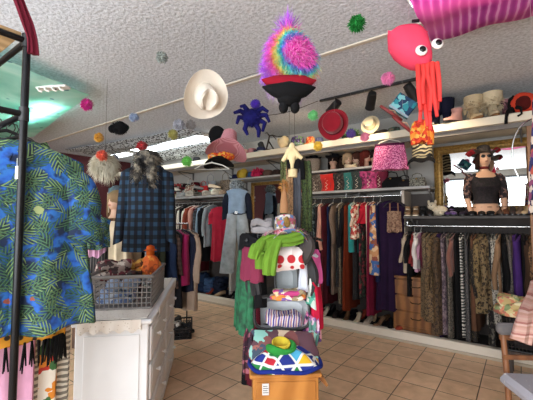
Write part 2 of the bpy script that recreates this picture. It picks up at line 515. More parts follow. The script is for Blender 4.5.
def hat(name, mat, label, loc, rot=(0, 0, 0), r=.09, h=.11, brim=.07, curl=.02, band=None, pinch=0, taper=.85, group=None, cat='hat', dome=True, sx=.88, extra=None):
    t = thing(name, label, cat, loc, 0, group, rot)
    k = 5
    prof = [(r*1.0, 0), (r*.985, h*.2), (r*(.5+.5*taper)*1.0, h*.5), (r*taper, h*.8)]
    prof += [(r*taper*.93, h*.93), (r*taper*.7, h*1.0), (r*taper*.35, h*(1.02 if not pinch else .93)), (.003, h*(1.03 if not pinch else .9))] if dome else [(r*taper*.98, h*.97), (r*taper*.9, h), (.003, h*1.0)]
    def fn(p, a):
        z = p.z
        if pinch and z > h*.55:
            x = p.x*(1-pinch*.5*max(0, -math.sin(a)))
            z = z-pinch*h*.55*math.exp(-(p.x/(r*.35))**2)
            return (x, p.y, z)
        return p
    MB().lathe(prof, 32, sx, 1, fn).build('crown', mat, t)
    if brim:
        pr = [(r*.98, .0), (r+brim*.35, -.002), (r+brim*.7, 0), (r+brim, .003), (r+brim, .007), (r+brim*.7, .005), (r+brim*.35, .003), (r*.98, .006)]
        def bf(p, a):
            q = max(0, (math.hypot(p.x/sx, p.y)-r)/brim)
            return (p.x, p.y, p.z+curl*q*q*(abs(math.cos(a))**2*2-.3))
        MB().lathe(pr, 40, sx, 1, bf, cap=False).build('brim', mat, t)
    if band:
        MB().lathe([(r*1.0, .004), (r*1.02, .006), (r*1.005, h*.26), (r*.98, h*.27)], 32, sx*1.0, 1, cap=False).build('hat_band', band, t)
    if extra: extra(t)
    return t

def boot(t, mat, side=1, h=.3, sole=None, fur=None, r=.055, heel=0.03, cuff=None):
    m = MB(); n = 18; rings = []
    def el(cx, cy, z, a, b, tilt=0): return [(cx+a*math.cos(2*PI*j/n), cy+b*math.sin(2*PI*j/n), z+tilt*math.sin(2*PI*j/n)) for j in range(n)]
    rings = [el(0, -.055, heel*.4+.008, .042, .125), el(0, -.05, heel*.4+.035, .045, .125, .0), el(0, -.03, .075, .042, .1, .018), el(0, 0, .1, .043, .065, .012),
             el(0, .005, .14, .044, .052), el(0, .005, h*.6+.03, r*.95, r*1.05), el(0, .005, h*.85, r, r*1.1), el(0, .005, h, r*1.03, r*1.12), el(0, .005, h-.01, r*.85, r*.95), el(0, .005, h*.5, r*.7, r*.8)]
    m.loft(rings)
    m.v = [Vector((v.x+side, v.y, v.z)) for v in m.v]
    if fur: m.fur((side, 0, h*.6), (r*1.05, r*1.1, h*.42), 420, .035, .004, .5, int(h*100))
    m.build('boot_shaft', mat, t)
    s = MB(); s.loft([[(side+.044*math.cos(2*PI*j/n), -.055+.128*math.sin(2*PI*j/n), z) for j in range(n)] for z in (0, .012+heel*.4)])
    s.build('sole', sole or M_BLACK, t)
def boots(name, mat, label, loc, rotz, h=.3, **kw):
    for sd, wd in ((-1, 'left'), (1, 'right')):
        pass
def one_boot(mat, label, loc, rotz, h=.3, group=None, name='boot', rot=None, **kw):
    t = thing(name, label, 'boot', loc, rotz, group, rot); boot(t, mat, 0, h, **kw); return t
def shoe(mat, label, loc, rotz, group=None, heel=.02, kind='flat', sole=None, name='shoe', L=.25, cat='shoe', rot=None):
    t = thing(name, label, cat, loc, rotz, group, rot)
    n = 16; k = L/.25
    def ring(y, w, z0, z1):
        return [(w*math.cos(2*PI*j/n), y, (z0+z1)/2+(z1-z0)/2*math.sin(2*PI*j/n)) for j in range(n)]
    base = lambda y: .008+heel*max(0, min(1, (y+.02)/.08))
    secs = [(-.135, .006, .01, .02), (-.125, .026, 0, .035), (-.09, .04, 0, .05), (-.05, .042, 0, .06), (-.02, .038, 0, .068), (.03, .032, 0, .07), (.08, .032, 0, .072), (.105, .026, 0, .068), (.115, .01, .015, .05)]
    if kind == 'pump': secs = [(a, b*.92, c, d*(.55 if -.05 <= a <= .05 else .85)) for a, b, c, d in secs]
    MB().loft([ring(y*k, w*k, base(y)+z0, base(y)+z1) for y, w, z0, z1 in secs]).build('upper', mat, t)
    s = MB(); top = []; bot = []
    sv = []
    for (y, w) in ((-.137, .008), (-.125, .028), (-.09, .042), (-.05, .043), (0, .034), (.05, .032), (.1, .03), (.118, .012)):
        b = base(y)
        sv.append([(-w*k, y*k, b-.008), (w*k, y*k, b-.008), (w*k, y*k, b+.004), (-w*k, y*k, b+.004)])
    s.loft(sv); s.build('sole', sole or M_BLACK, t, smooth=False)
    if heel > .015:
        h0 = base(.09)-.006
        MB().loft([[(a*x*.022*k*q, (.09+b*.022*q)*k, z) for a, b in ((-1, -1), (1, -1), (1, 1), (-1, 1)) for x in (1,)] for z, q in ((0, .7), (h0, 1))]).build('heel', sole or M_BLACK, t, smooth=False)
    d = MB(); d.lathe([(.03*k, 0), (.032*k, .004), (.026*k, .006), (.022*k, .0)], 14, 1, 1.6, cap=False)
    d.v = [Vector((v.x, v.y+.04*k, v.z+base(.04)+.062)) for v in d.v]
    d.build('collar', sole or mat, t)
    return t
def pompom(px, py, depth, rpx, col, place, ceil=True, name='pompom', shag=.5, squash=1.0, string=True):
    p = aty(px, py, depth); r = rpx/F*depth
    t = thing('pompom', place, 'pompom', p, 0)
    m = MB().ball((0, 0, 0), (r*.75, r*.75, r*.75*squash), 14, 10, .06, 3, px)
    m.fur((0, 0, 0), (r*.7, r*.7, r*.7*squash), 420, r*.42*(1+shag), max(.0012, r*.07), .25, int(px))
    m.build('pom', cloth(col, .3, 60, sheen=.5), t)
    if string: MB().tube([(0, 0, r*.5), (0, 0, CEIL-.003-p.z)], .0005, 4).build('string', M_NYL, t)
    return t
def pile(mat, label, loc, rotz, sx, sy, h, name='folded_cloth', cat='cloth', layers=3, seed=0, group=None, rot=None, amp=.25):
    rnd = random.Random(seed); m = MB()
    for k in range(layers):
        z0 = h*k/layers; hh = h/layers*1.05
        ox, oy = rnd.uniform(-.05, .05)*sx, rnd.uniform(-.05, .05)*sy; f = 1-.05*k-rnd.uniform(0, .08)
        rings = []
        for (q, g) in ((0, .86), (.15, .98), (.5, 1.02), (.85, .97), (1, .84), (1.03, .4)):
            ring = []
            for j in range(28):
                a = 2*PI*j/28; c, s = math.cos(a), math.sin(a)
                x = sx/2*f*g*math.copysign(abs(c)**.55, c); y = sy/2*f*g*math.copysign(abs(s)**.55, s)
                wob = amp*hh*math.sin(3*a+seed+k*1.7)*min(1, g)+amp*.5*hh*math.sin(7*a+k)
                ring.append((x+ox, y+oy, z0+hh*q+(wob if k or q else 0)*(.3+.7*k/max(1, layers-1)) if q or k else 0))
            rings.append(ring)
        m.loft(rings)
    return single(m, name, mat, label, cat, loc, rotz, group, rot)
def handbag(mat, label, loc, rotz, w=.26, h=.2, d=.1, name='handbag', strap=None, group=None, clasp=True):
    t = thing(name, label, 'handbag', loc, rotz, group)
    rings = []
    for q, g, e in ((0, .92, 1), (.1, 1, 1.05), (.5, 1, .9), (.85, .93, .5), (1, .88, .22), (1.0, .8, .1)):
        rings.append([(w/2*g*math.copysign(abs(math.cos(a))**.5, math.cos(a)), d/2*e*math.copysign(abs(math.sin(a))**.6, math.sin(a)), h*q) for a in [2*PI*j/24 for j in range(24)]])
    MB().loft(rings).build('bag_body', mat, t)
    MB().tube([(-w*.3, 0, h*.95), (-w*.24, 0, h*1.35), (0, 0, h*1.5), (w*.24, 0, h*1.35), (w*.3, 0, h*.95)], .006, 7).build('handle', strap or mat, t)
    if clasp: MB().ball((0, -d*.3, h*.86), (.014, .008, .01), 10, 6).build('clasp', M_GOLD, t)
    return t
def scarf(pts, width, mat, label, name='scarf', th=.018, group=None, cat='scarf', seed=0, dirv=(1, 0, 0), gather=.25, fringe=0, parent=None):
    # a strip of cloth along a world-space path, gathered in soft folds
    pts = [Vector(p) for p in pts]; o = pts[0].copy(); rnd = random.Random(seed); dv = Vector(dirv).normalized()
    fine = []
    for i in range(len(pts)-1):
        for k in range(4):
            t = k/4; p0 = pts[max(i-1, 0)]; p1 = pts[i]; p2 = pts[i+1]; p3 = pts[min(i+2, len(pts)-1)]
            fine.append(.5*((2*p1)+(p2-p0)*t+(2*p0-5*p1+4*p2-p3)*t*t+(3*p1-p0-3*p2+p3)*t**3))
    fine.append(pts[-1])
    rings = []; n = 22
    for i, p in enumerate(fine):
        d = (fine[min(i+1, len(fine)-1)]-fine[max(i-1, 0)]).normalized()
        a = (dv-d*dv.dot(d)).normalized(); b = d.cross(a)
        ring = []
        for j in range(n):
            q = 2*PI*j/n; x = width/2*math.copysign(abs(math.cos(q))**.7, math.cos(q))
            y = th/2*math.sin(q)+th*gather*math.sin(x/width*14+seed+i*.12)
            ring.append(p-o+a*x*(1+.06*math.sin(i*.7+seed))+b*y)
        rings.append(ring)
    m = MB().loft(rings)
    t = single(m, name, mat, label, cat, o, 0, group) if parent is None else m.build(name, mat, parent)
    return t
def crate(mat, label, loc, rotz, w, d, h, name='basket', cat='basket', nx=12, nz=6, bar=.004, rail=.010, flare=.03):
    t = thing(name, label, cat, loc, rotz)
    m = MB()
    def P(u, q, side):
        f = 1+flare*q
        W, D = w/2*f, d/2*f; z = h*q
        return {0: (-W+2*W*u, -D, z), 1: (W, -D+2*D*u, z), 2: (W-2*W*u, D, z), 3: (-W, D-2*D*u, z)}[side]
    for side in range(4):
        k = nx if side % 2 == 0 else max(3, int(nx*d/w))
        for i in range(k+1): m.tube([P(i/k, 0, side), P(i/k, 1, side)], bar, 5)
        for i in range(nz+1): m.tube([P(0, i/nz, side), P(1, i/nz, side)], bar, 5)
    m.build('lattice', mat, t)
    r = MB()
    for side in range(4): r.tube([P(0, 1, side), P(1, 1, side)], rail, 8, 1.0)
    r.build('rim', mat, t)
    r = MB()
    for side in range(4): r.tube([P(0, 0, side), P(1, 0, side)], rail*.8, 8, 1.0)
    r.build('base_rim', mat, t)
    MB().box(-w/2, w/2, -d/2, d/2, 0, .006).build('bottom', mat, t)
    return t
# ================================================================ the room
S0, S1, V0, V1 = -8.2, 2.4, -2.4, 5.1
def framed(o): o.rotation_euler = (0, 0, WROT); return o
def struct(name, mb, mat, smooth=False):
    o = mb.build(name, mat, smooth=smooth); framed(o); return tag(o, kind='structure')

# floor: 30 cm ceramic tiles with dark joints
t = NT('floor_tiles', .42)
v = t.co(loc=(.062+.3*30-.002, .045+.3*20, 0))
br = t.n('TexBrick', offset=0.0, squash=1.0)
br.inputs['Scale'].default_value = 1; br.inputs['Mortar Size'].default_value = .0045; br.inputs['Mortar Smooth'].default_value = .2
br.inputs['Brick Width'].default_value = .3; br.inputs['Row Height'].default_value = .305
br.inputs['Color1'].default_value = lin('#f2cca6'); br.inputs['Color2'].default_value = lin('#e6bd97'); br.inputs['Mortar'].default_value = lin('#57473b')
t.l(v, br.inputs['Vector'])
nz = t.noise(v, 7, 5, .6)
c = t.mix(.55, br.outputs[0], t.ramp(nz, [(.3, '#c8bfb4'), (.7, '#ffffff')]), 'MULTIPLY')
t.col(c)
inv = t.n('Math', operation='SUBTRACT'); inv.inputs[0].default_value = 1; t.l(br.outputs[1], inv.inputs[1])
t.bump(inv.outputs[0], .5, .003)
struct('floor', MB().box(S0-.1, S1+.1, V0-.1, V1+.1, -.1, 0), t.m)

# ceiling: sprayed knock-down texture
t = NT('ceiling_plaster', .95); v = t.co()
n1 = t.noise(v, 38, 3, .4)
c = t.ramp(n1, [(.35, '#bcc0c6'), (.62, '#dde1e8')])
t.col(c); t.bump(n1, .55, .012)
struct('ceiling', MB().box(S0-.1, S1+.1, V0-.1, V1+.1, CEIL, CEIL+.1), t.m)
M_WALL = plain('#a9a6a1', .85, var=.05)
M_MAROON = plain('#4a171c', .8, var=.08)
struct('wall_back', MB().box(S0-.1, S1+.1, V1, V1+.1, 0, CEIL), M_WALL)
struct('wall_left', MB().box(S0-.1, S0, V0, V1, 0, CEIL), M_MAROON)
struct('wall_right', MB().box(S1, S1+.1, V0, V1, 0, CEIL), plain('#b9b2a6', .85, var=.05))
# street front behind the camera: sill, header, piers and glass
m = MB(); m.box(S0-.1, S1+.1, V0-.1, V0, 0, .5); m.box(S0-.1, S1+.1, V0-.1, V0, 2.82, CEIL)
for a, b in ((S0-.1, -4.6), (-2.15, -2.0), (.55, .7), (2.1, S1+.1)): m.box(a, b, V0-.1, V0, .5, 2.82)
struct('wall_front', m, plain('#8f8a82', .85))
tg = NT('window_glass', .02); tg.m.node_tree.nodes.remove(tg.b)
o_ = tg.t.nodes['Material Output']; tr = tg.n('BsdfTransparent'); gl = tg.n('BsdfGlossy'); gl.inputs['Roughness'].default_value = .02
mx = tg.n('MixShader'); mx.inputs[0].default_value = .06; tg.l(tr.outputs[0], mx.inputs[1]); tg.l(gl.outputs[0], mx.inputs[2]); tg.l(mx.outputs[0], o_.inputs[0])
for i, (a, b) in enumerate(((-4.6, -2.15), (-2.0, .55), (.7, 2.1))):
    w = struct('window_%d' % (i+1), MB().box(a, b, V0-.06, V0-.05, .5, 2.82), tg.m)
    f = MB()
    for x0, x1, z0, z1 in ((a, a+.05, .5, 2.82), (b-.05, b, .5, 2.82), (a, b, .5, .55), (a, b, 2.77, 2.82), (a, b, 2.0, 2.04)): f.box(x0, x1, V0-.08, V0-.03, z0, z1)
    f.build('window_frame', plain('#3a3a3c', .5), w, smooth=False)

# batten across the ceiling joint
struct('trim_1', MB().box(S0, S1, 2.735, 2.775, CEIL-.012, CEIL), plain('#cfc5b4', .7, var=.04))
# display platform under the rails: cream painted kerb, dark carpet behind
struct('trim_2', MB().bbox(-6.6, S1, 4.50, 4.60, 0, .115, .008), plain('#ddd2c2', .6, var=.05, scale=3))
struct('trim_3', MB().bbox(-6.6, S1, 4.47, 4.50, 0, .028, .004), plain('#b9ab98', .6, var=.05))
struct('platform', MB().box(-6.6, S1, 4.60, V1, 0, .085), plain('#2a2220', .95))

# ---------------------------------------------------------------- shelves and rails of the back wall
M_SHELF = plain('#d8cdb8', .55, var=.04, scale=2)
M_SHELF2 = plain('#9c9a98', .55, var=.05)
M_UNDER = plain('#6f6a66', .7)
def board(name, s0, s1, v0, v1, z0, z1, mat, label, cat='shelf', group=None, lip=None):
    t = thing(name, label, cat, wf((s0+s1)/2, (v0+v1)/2, z0), WROT, group)
    L = (s1-s0)/2; D = (v1-v0)/2
    MB().bbox(-L, L, -D, D, 0, z1-z0, .004).build('board', mat, t)
    if lip: MB().box(-L, L, -D+.06, -D+.10, -.05, 0).build('support_rail', lip, t, smooth=False)
    k = max(2, int((s1-s0)/1.1))
    b = MB()
    for i in range(k+1):
        x = -L+.05+(2*L-.1)*i/k
        b = MB(); b.box(x-.012, x+.012, D-.02, D, -.16, 0); b.box(x-.012, x+.012, -D*.2, D, -.02, 0)
        b.loft([[(x-.008, D-.02, -.15), (x+.008, D-.02, -.15), (x+.008, D-.005, -.16), (x-.008, D-.005, -.16)], [(x-.008, -D*.2, -.02), (x+.008, -D*.2, -.02), (x+.008, -D*.2+.02, -.01), (x-.008, -D*.2+.02, -.01)]])
        b.build('bracket', M_UNDER, t, smooth=False)
    return t
ZT = 2.52
board('wall_shelf', -8.1, S1-.02, 4.36, 5.08, ZT, ZT+.09, M_SHELF, 'long cream shelf running high along the back wall under the ceiling', lip=M_UNDER)
sB0, sB1 = s_of(232, 4.72), s_of(405, 4.72)
board('wall_shelf', sB0, sB1, 4.66, 5.08, 2.22, 2.25, M_SHELF2, 'pale grey shelf carrying wigs and hats above the row of corsets', 'shelf')
sC0, sC1 = s_of(297, 4.7), s_of(432, 4.7)
board('wall_shelf', sC0, sC1, 4.64, 5.08, 1.895, 1.93, M_SHELF2, 'pale grey shelf carrying corsets just above the middle clothes rail', 'shelf')
sA0, sA1 = s_of(150, 4.7), s_of(232, 4.7)
board('wall_shelf', sA0, sA1, 4.6, 5.08, 1.93, 1.97, M_SHELF2, 'pale grey shelf heaped with bags above the far left clothes rail', 'shelf')
sD0 = s_of(404, 4.6)
board('wall_shelf', sD0, 1.6, 4.56, 5.08, 1.515, 1.55, plain('#3c3735', .6), 'dark shelf with shoes below the gold framed mirror on the right', 'shelf')
struct('shade_panel', MB().box(S0+.02, S1-.02, V1-.012, V1, .085, 1.86), plain('#4a4340', .85))  # dark panel added as the shade on the lower wall behind the clothes
# upright divider post
tp = thing('shelf_post', 'white upright board between the middle rail and the gold framed mirror', 'post', wf(s_of(404, 4.75), 4.82, 0), WROT)
MB().bbox(-.018, .018, -.10, .25, .086, 1.89, .004).build('panel', plain('#b5aa9c', .6, var=.05), tp)
tp2 = thing('shelf_post', 'narrow white upright left of the hanging denim overalls', 'post', wf(s_of(233, 4.8), 4.88, 0), WROT)
MB().bbox(-.03, .03, -.15, .15, .086, 2.21, .004).build('panel', plain('#bdbab5', .6, var=.05), tp2)

def rail(s0, s1, v, z, label, r=.014, brk=True):
    t = thing('clothes_rail', label, 'rail', wf((s0+s1)/2, v, z), WROT)
    L = (s1-s0)/2
    MB().tube([(-L, 0, 0), (L, 0, 0)], r, 12).build('tube', M_CHROME, t)
    for x in (-L+.03, 0, L-.03):
        MB().tube([(x, 0, 0), (x, .0, .05), (x, V1-v-.02, .05)], .007, 6).build('bracket', M_CHROME, t)
    return t
RV = 4.74
rail(sA0, sA1+.1, RV, 1.87, 'chrome clothes rail on the far left packed with shirts and a red dress')
rail(sC0, sC1-.35, RV, 1.83, 'chrome clothes rail in the middle packed with dark dresses')
rail(s_of(405, RV), 1.6, RV-.02, 1.425, 'chrome clothes rail below the gold framed mirror packed with leopard prints')

# ---------------------------------------------------------------- ceiling light fixtures, cloths, track
def ceiling_lamp(loc, rotz, L, W, label, st, z=CEIL):
    t = thing('ceiling_light', label, 'ceiling light', (loc[0], loc[1], z-.09), rotz)
    MB().bbox(-L/2, L/2, -W/2, W/2, .03, .088, .006).build('housing', M_WHITE, t)
    MB().bbox(-L/2+.02, L/2-.02, -W/2+.02, W/2-.02, 0, .032, .01).build('diffuser', emit('#f2fbff', st), t)
    return t
ceiling_lamp(wf(-5.35, 4.10, 0), WROT, 2.0, .42, 'bright fluorescent ceiling light between speckled cloths, nearer of the two', 9)
ceiling_lamp(wf(-7.35, 4.12, 0), WROT, 1.2, .30, 'bright fluorescent ceiling light by the maroon wall, farther of the two', 7)
P1 = atz(36, 106, CEIL-.05)
ceiling_lamp(P1, WROT, 1.1, .28, 'fluorescent ceiling light above the teal starry cloth', 15)
P2 = atz(520, -45, CEIL-.06)
ceiling_lamp(P2, WROT, 1.2, .28, 'fluorescent ceiling light above the pink striped cloth', 5)
# power strip like white clip bar beside the teal cloth
t_ = thing('clip_bar', 'white bar with curved clips fixed to the ceiling beside the teal cloth', 'clip bar', atz(53, 89, 2.845), R(-8))
MB().bbox(-.17, .17, -.045, .045, 0, .028, .008).build('bar', M_WHITE, t_)
for i in range(4):
    x = -.12+.08*i
    MB().tube([(x, -.04, 0), (x+.01, -.075, -.02), (x+.03, -.08, -.045), (x+.05, -.06, -.05)], .009, 7).build('clip', M_WHITE, t_)
MB().ball((.03, 0, -.004), .01, 8, 6).build('screw', M_BLACK, t_)

def cloth_quad(name, corners, sag, mat, label, cat='ceiling cloth', n=18, rip=.02, zoff=0):
    A, B, Cc, D = [Vector(c) for c in corners]; o = (A+B+Cc+D)/4
    def fn(u, v):
        p = A*(1-u)*(1-v)+B*u*(1-v)+Cc*u*v+D*(1-u)*v-o
        p.z -= sag*math.sin(PI*u)**.8*math.sin(PI*v)**.8
        p.z += rip*math.sin(u*19+v*3)*.5+rip*math.sin(v*13-u*4)*.5-rip
        return p
    return single(MB().sheet(fn, n, n, .003), name, mat, label, cat, o)
def translucent(name, colfn, tf=.5):
    t = NT(name, .9); c = colfn(t)
    o = t.t.nodes['Material Output']; tr = t.n('BsdfTranslucent'); mx = t.n('MixShader'); mx.inputs[0].default_value = tf
    t.l(c, t.b.inputs['Base Color']); t.l(c, tr.inputs[0]); t.l(t.b.outputs[0], mx.inputs[1]); t.l(tr.outputs[0], mx.inputs[2]); t.l(mx.outputs[0], o.inputs[0])
    return t.m
def teal(t):
    v = t.co(); a = t.ramp(t.noise(v, 1.6, 3, .6), [(.3, '#8fd6c8'), (.5, '#bdeee0'), (.62, '#dcfaf0'), (.75, '#a6e2da')])
    d = t.vor(v, 5.5); st = t.ramp(d, [(0, '#4f86b4'), (.13, '#5c9ab8'), (.17, '#ffffff')])
    return t.mix(.8, a, st, 'MULTIPLY')
zc = 2.86
cloth_quad('ceiling_cloth', [atz(-60, 30, 2.88), atz(89, 94, 2.90), atz(34, 136, 2.88), atz(-80, 150, 2.88)], .03, translucent('teal_cloth', teal), 'teal cloth with blue stars pinned across the ceiling light above the palm print shirts', rip=.012)
def pinkc(t):
    v = t.co(rot=(0, 0, R(30))); w = t.n('TexWave', bands_direction='X'); w.inputs['Scale'].default_value = 6; w.inputs['Distortion'].default_value = 1.5
    w.inputs['Detail'].default_value = 2; t.l(v, w.inputs[0])
    a = t.ramp(w.outputs[1], [(.1, '#c04aa8'), (.75, '#d765bd'), (.95, '#f2b4e0')])
    return t.mix(t.ramp(t.noise(v, 1.5, 2), [(.4, '#000000'), (.65, '#ffffff')]), a, '#e07ab0')
cloth_quad('ceiling_cloth', [atz(390, -40, 2.90), atz(432, 40, 2.90), atz(575, 2, 2.90), atz(640, -150, 2.90)], .05, translucent('pink_cloth', pinkc, .45), 'magenta pink streaked cloth stretched under the ceiling near the pink squid hat', rip=.02)
def speck(t):
    v = t.co(); d = t.vor(v, 23); return t.ramp(d, [(.0, '#0c0c0e'), (.40, '#0c0c0e'), (.45, '#e0e4e6')])
sp = translucent('speckled_cloth', speck, .35)
cloth_quad('ceiling_cloth', [wf(-8.0, 3.98, 2.95), wf(-6.0, 3.95, 2.93), wf(-4.25, 3.92, 2.95), wf(-4.25, 3.6, 2.96)][0:0] or [wf(-7.6, 3.96, 2.93), wf(-4.2, 3.98, 2.95), wf(-4.25, 3.62, 2.97), wf(-7.6, 3.2, 2.97)], .04, sp, 'white cloth with black specks along the near side of the far ceiling light', n=22, rip=.015)
cloth_quad('ceiling_cloth', [wf(-6.9, 4.30, 2.90), wf(-4.1, 4.30, 2.93), wf(-3.9, 4.66, 2.82), wf(-6.9, 4.72, 2.80)], .03, sp, 'white cloth with black specks between the far ceiling light and the high shelf', n=22, rip=.015)

# spot track
tk = thing('light_track', 'black ceiling track with spotlights above the high shelf', 'light track', wf(-1.4, 3.8, CEIL-.03), WROT)
xa, xb = atz(318, 101, CEIL-.03).dot(U)+1.4, atz(437, 73, CEIL-.03).dot(U)+1.4
MB().bbox(xa, xb, -.018, .018, 0, .028, .004).build('track', M_BLACK, tk)
def spot(px, py, label, aim, energy):
    p = atz(px, py, CEIL-.06); s = p.dot(U); loc = wf(s, 3.8, CEIL-.03)
    t = thing('spotlight', label, 'spotlight', loc, WROT, None)
    MB().tube([(0, 0, 0), (0, 0, -.05)], .01, 8).build('stem', M_BLKMET, t)
    d = (aim-loc); q = Matrix.Rotation(WA, 3, 'Z') @ d.normalized()
    a = Vector((0, 0, -.08))
    m = MB(); m.tube([a-q*.06, a-q*.055, a+q*.0, a+q*.13, a+q*.145, a+q*.14, a+q*.09], [.03, .045, .052, .054, .057, .05, .046], 18)
    m.build('lamp_head', M_BLACK, t)
    MB().tube([a+q*.10, a+q*.138], .042, 14).build('bulb', emit('#ffe2b0', 6), t)
    l = bpy.data.lights.new('spot', 'SPOT'); l.energy = energy; l.color = (1, .78, .5); l.spot_size = R(85); l.spot_blend = .8; l.shadow_soft_size = .04
    lo = bpy.data.objects.new('spot_lamp', l); C.objects.link(lo); lo.location = loc+Vector((0, 0, -.06))+d.normalized()*.18
    lo.rotation_euler = d.to_track_quat('-Z', 'Y').to_euler()
spot(339, 103, 'black track spotlight above the red bowler hat', wf(-3.2, 4.6, 2.35), 42)
spot(374, 95, 'black track spotlight right of the red bowler hat', wf(-1.8, 4.6, 2.3), 38)
spot(409, 84, 'black track spotlight glowing behind the pink squid hat', wf(-.5, 4.7, 2.0), 36)

# ---------------------------------------------------------------- daylight and bulbs
def area(name, loc, aim, sx, sy, e, col=(1, 1, 1)):
    l = bpy.data.lights.new(name, 'AREA'); l.shape = 'RECTANGLE'; l.size = sx; l.size_y = sy; l.energy = e; l.color = col
    o = bpy.data.objects.new(name, l); C.objects.link(o); o.location = loc
    o.rotation_euler = (Vector(aim)-Vector(loc)).to_track_quat('-Z', 'Y').to_euler(); return o
area('daylight', wf(-1.3, V0+.02, 1.75), wf(-1.3, 5, 4.6), 6.2, 2.1, 400, (.93, .97, 1))
w = bpy.data.worlds.new('world'); bpy.context.scene.world = w; w.use_nodes = True
bg = w.node_tree.nodes['Background']; bg.inputs[0].default_value = (.85, .93, 1, 1); bg.inputs[1].default_value = 2.2
cam = bpy.data.cameras.new('camera'); co = bpy.data.objects.new('camera', cam); C.objects.link(co)
co.location = CAM; co.rotation_euler = (PI/2+PITCH, 0, 0); cam.sensor_width = 36; cam.lens = F/533*36; cam.clip_start = .02
sc = bpy.context.scene; sc.camera = co
sc.view_settings.view_transform = 'Standard'; sc.view_settings.look = 'None'; sc.view_settings.exposure = 0.0; sc.view_settings.gamma = 1
# ================================================================ clothes on the three wall rails
def fill_rail(items, px0, px1, v, z, where, group_h, hcol='#222222', jit=.03, w0=.40, extra_s=None, seed=0):
    rnd = random.Random(seed)
    s0, s1 = s_of(px0, v), s_of(px1, v); n = len(items)
    for i, it in enumerate(items):
        it = dict(it); desc = it.pop('d'); nm = it.pop('n'); cat = it.pop('c'); kind = it.pop('k'); mat = it.pop('m')
        s = s0+(s1-s0)*(i+.5)/n
        l_ = items[i-1]['d'] if i else None; r_ = items[i+1]['d'] if i < n-1 else None
        if l_ and r_: lab = '%s %s, right of the %s' % (desc, where, l_)
        elif r_: lab = '%s %s, at its left end' % (desc, where)
        else: lab = '%s %s, at its right end' % (desc, where)
        if len(lab.split()) > 16:
            sh = lambda q: ' '.join(q.split()[-3:])
            lab = '%s %s, right of the %s' % (desc, where, sh(l_) if l_ else '')
        if len(lab.split()) > 16: lab = '%s %s, by the %s' % (' '.join(desc.split()), where.replace('at the left end of', 'on'), ' '.join(l_.split()[-2:]))
        rz = WROT+PI/2+rnd.uniform(-.13, .13)+it.pop('turn', 0)
        vv = v+rnd.uniform(-jit, jit)
        it.setdefault('w', w0); it.setdefault('th', .05); it['L'] = min(it['L']*(1.12 if it['L'] > .6 else 1), z-.085-.16)
        it.setdefault('seed', i*3+seed)
        garment(kind, nm, mat, lab, cat, wf(s, vv, z), rz, **it)
        hanger(wf(s, vv, z+.0), rz, hcol if not isinstance(hcol, list) else rnd.choice(hcol), 'clothes hanger hooked over the rail '+group_h, 'hangers '+group_h, w=min(.40, it['w']*.9))
G = lambda d, n, c, k, m, **kw: dict(d=d, n=n, c=c, k=k, m=m, **kw)

left = [
 G('white shirt', 'shirt', 'shirt', 'shirt', cloth('#cfccc8'), L=.72, sl=.5),
 G('charcoal blouse', 'blouse', 'blouse', 'shirt', cloth('#36383c'), L=.75, sl=.5),
 G('black and white striped shirt', 'shirt', 'shirt', 'shirt', stripes(('#dedbd6', '#1d1d20'), 16, 'X'), L=.7, sl=.45),
 G('black jacket', 'jacket', 'jacket', 'jacket', cloth('#141416'), L=.85, sl=.6),
 G('pale grey cardigan', 'cardigan', 'cardigan', 'shirt', cloth('#b9b3a9'), L=.7, sl=.5),
 G('dark brown print dress', 'dress', 'dress', 'dress', floral(('#2d211c', '#5a3b2a', '#1b1614'), 30), L=1.05),
 G('ivory coat', 'coat', 'coat', 'jacket', cloth('#d9d0c0'), L=.75, sl=.58),
 G('black long dress', 'dress', 'dress', 'dress', cloth('#101012'), L=1.2, hem=.5),
 G('cream jacket with black edge', 'jacket', 'jacket', 'jacket', cloth('#d5cbb9'), L=.7, sl=.55, trim=cloth('#151515')),
 G('rust brown blouse', 'blouse', 'blouse', 'shirt', cloth('#8d4534'), L=.72, sl=.5),
 G('peach pink long cardigan', 'cardigan', 'cardigan', 'shirt', cloth('#c99384'), L=.95, sl=.5),
 G('maroon velvet dress', 'dress', 'dress', 'dress', cloth('#5a1a24', sheen=.6), L=1.15),
 G('black and grey checked coat', 'coat', 'coat', 'jacket', plaid('#2a2c30', '#4b4d52', '#9a9a9a'), L=.9, sl=.58),
 G('pale blue denim shirt', 'shirt', 'shirt', 'shirt', cloth('#8ca0b2'), L=.72, sl=.55),
 G('black trouser suit jacket', 'jacket', 'jacket', 'jacket', cloth('#17181c'), L=.95, sl=.6),
 G('light grey hooded top', 'top', 'top', 'shirt', cloth('#9aa3a8'), L=.7, sl=.5),
]
fill_rail(left, 170, 214, RV, 1.87, 'on the far left rail', 'on the far left rail', ['#222222', '#d8d4cc', '#d8d4cc'], w0=.46, seed=3)
# red dress and denim overalls shown face on at the end of that rail
sR = s_of(219, 4.72)
garment('dress', 'dress', cloth('#a81e35', sheen=.4), 'long crimson red dress hanging face on at the end of the far left rail', 'dress', wf(s_of(220, 4.66), 4.66, 1.83), WROT+R(28), L=1.0, w=.36, hem=.34, waist=.3, sl=.26, seed=9, th=.09, trim=cloth('#7c1226'))
hanger(wf(s_of(220, 4.66), 4.66, 1.83), WROT+R(28), '#1a1a1a', 'black hanger holding the crimson red dress', None)

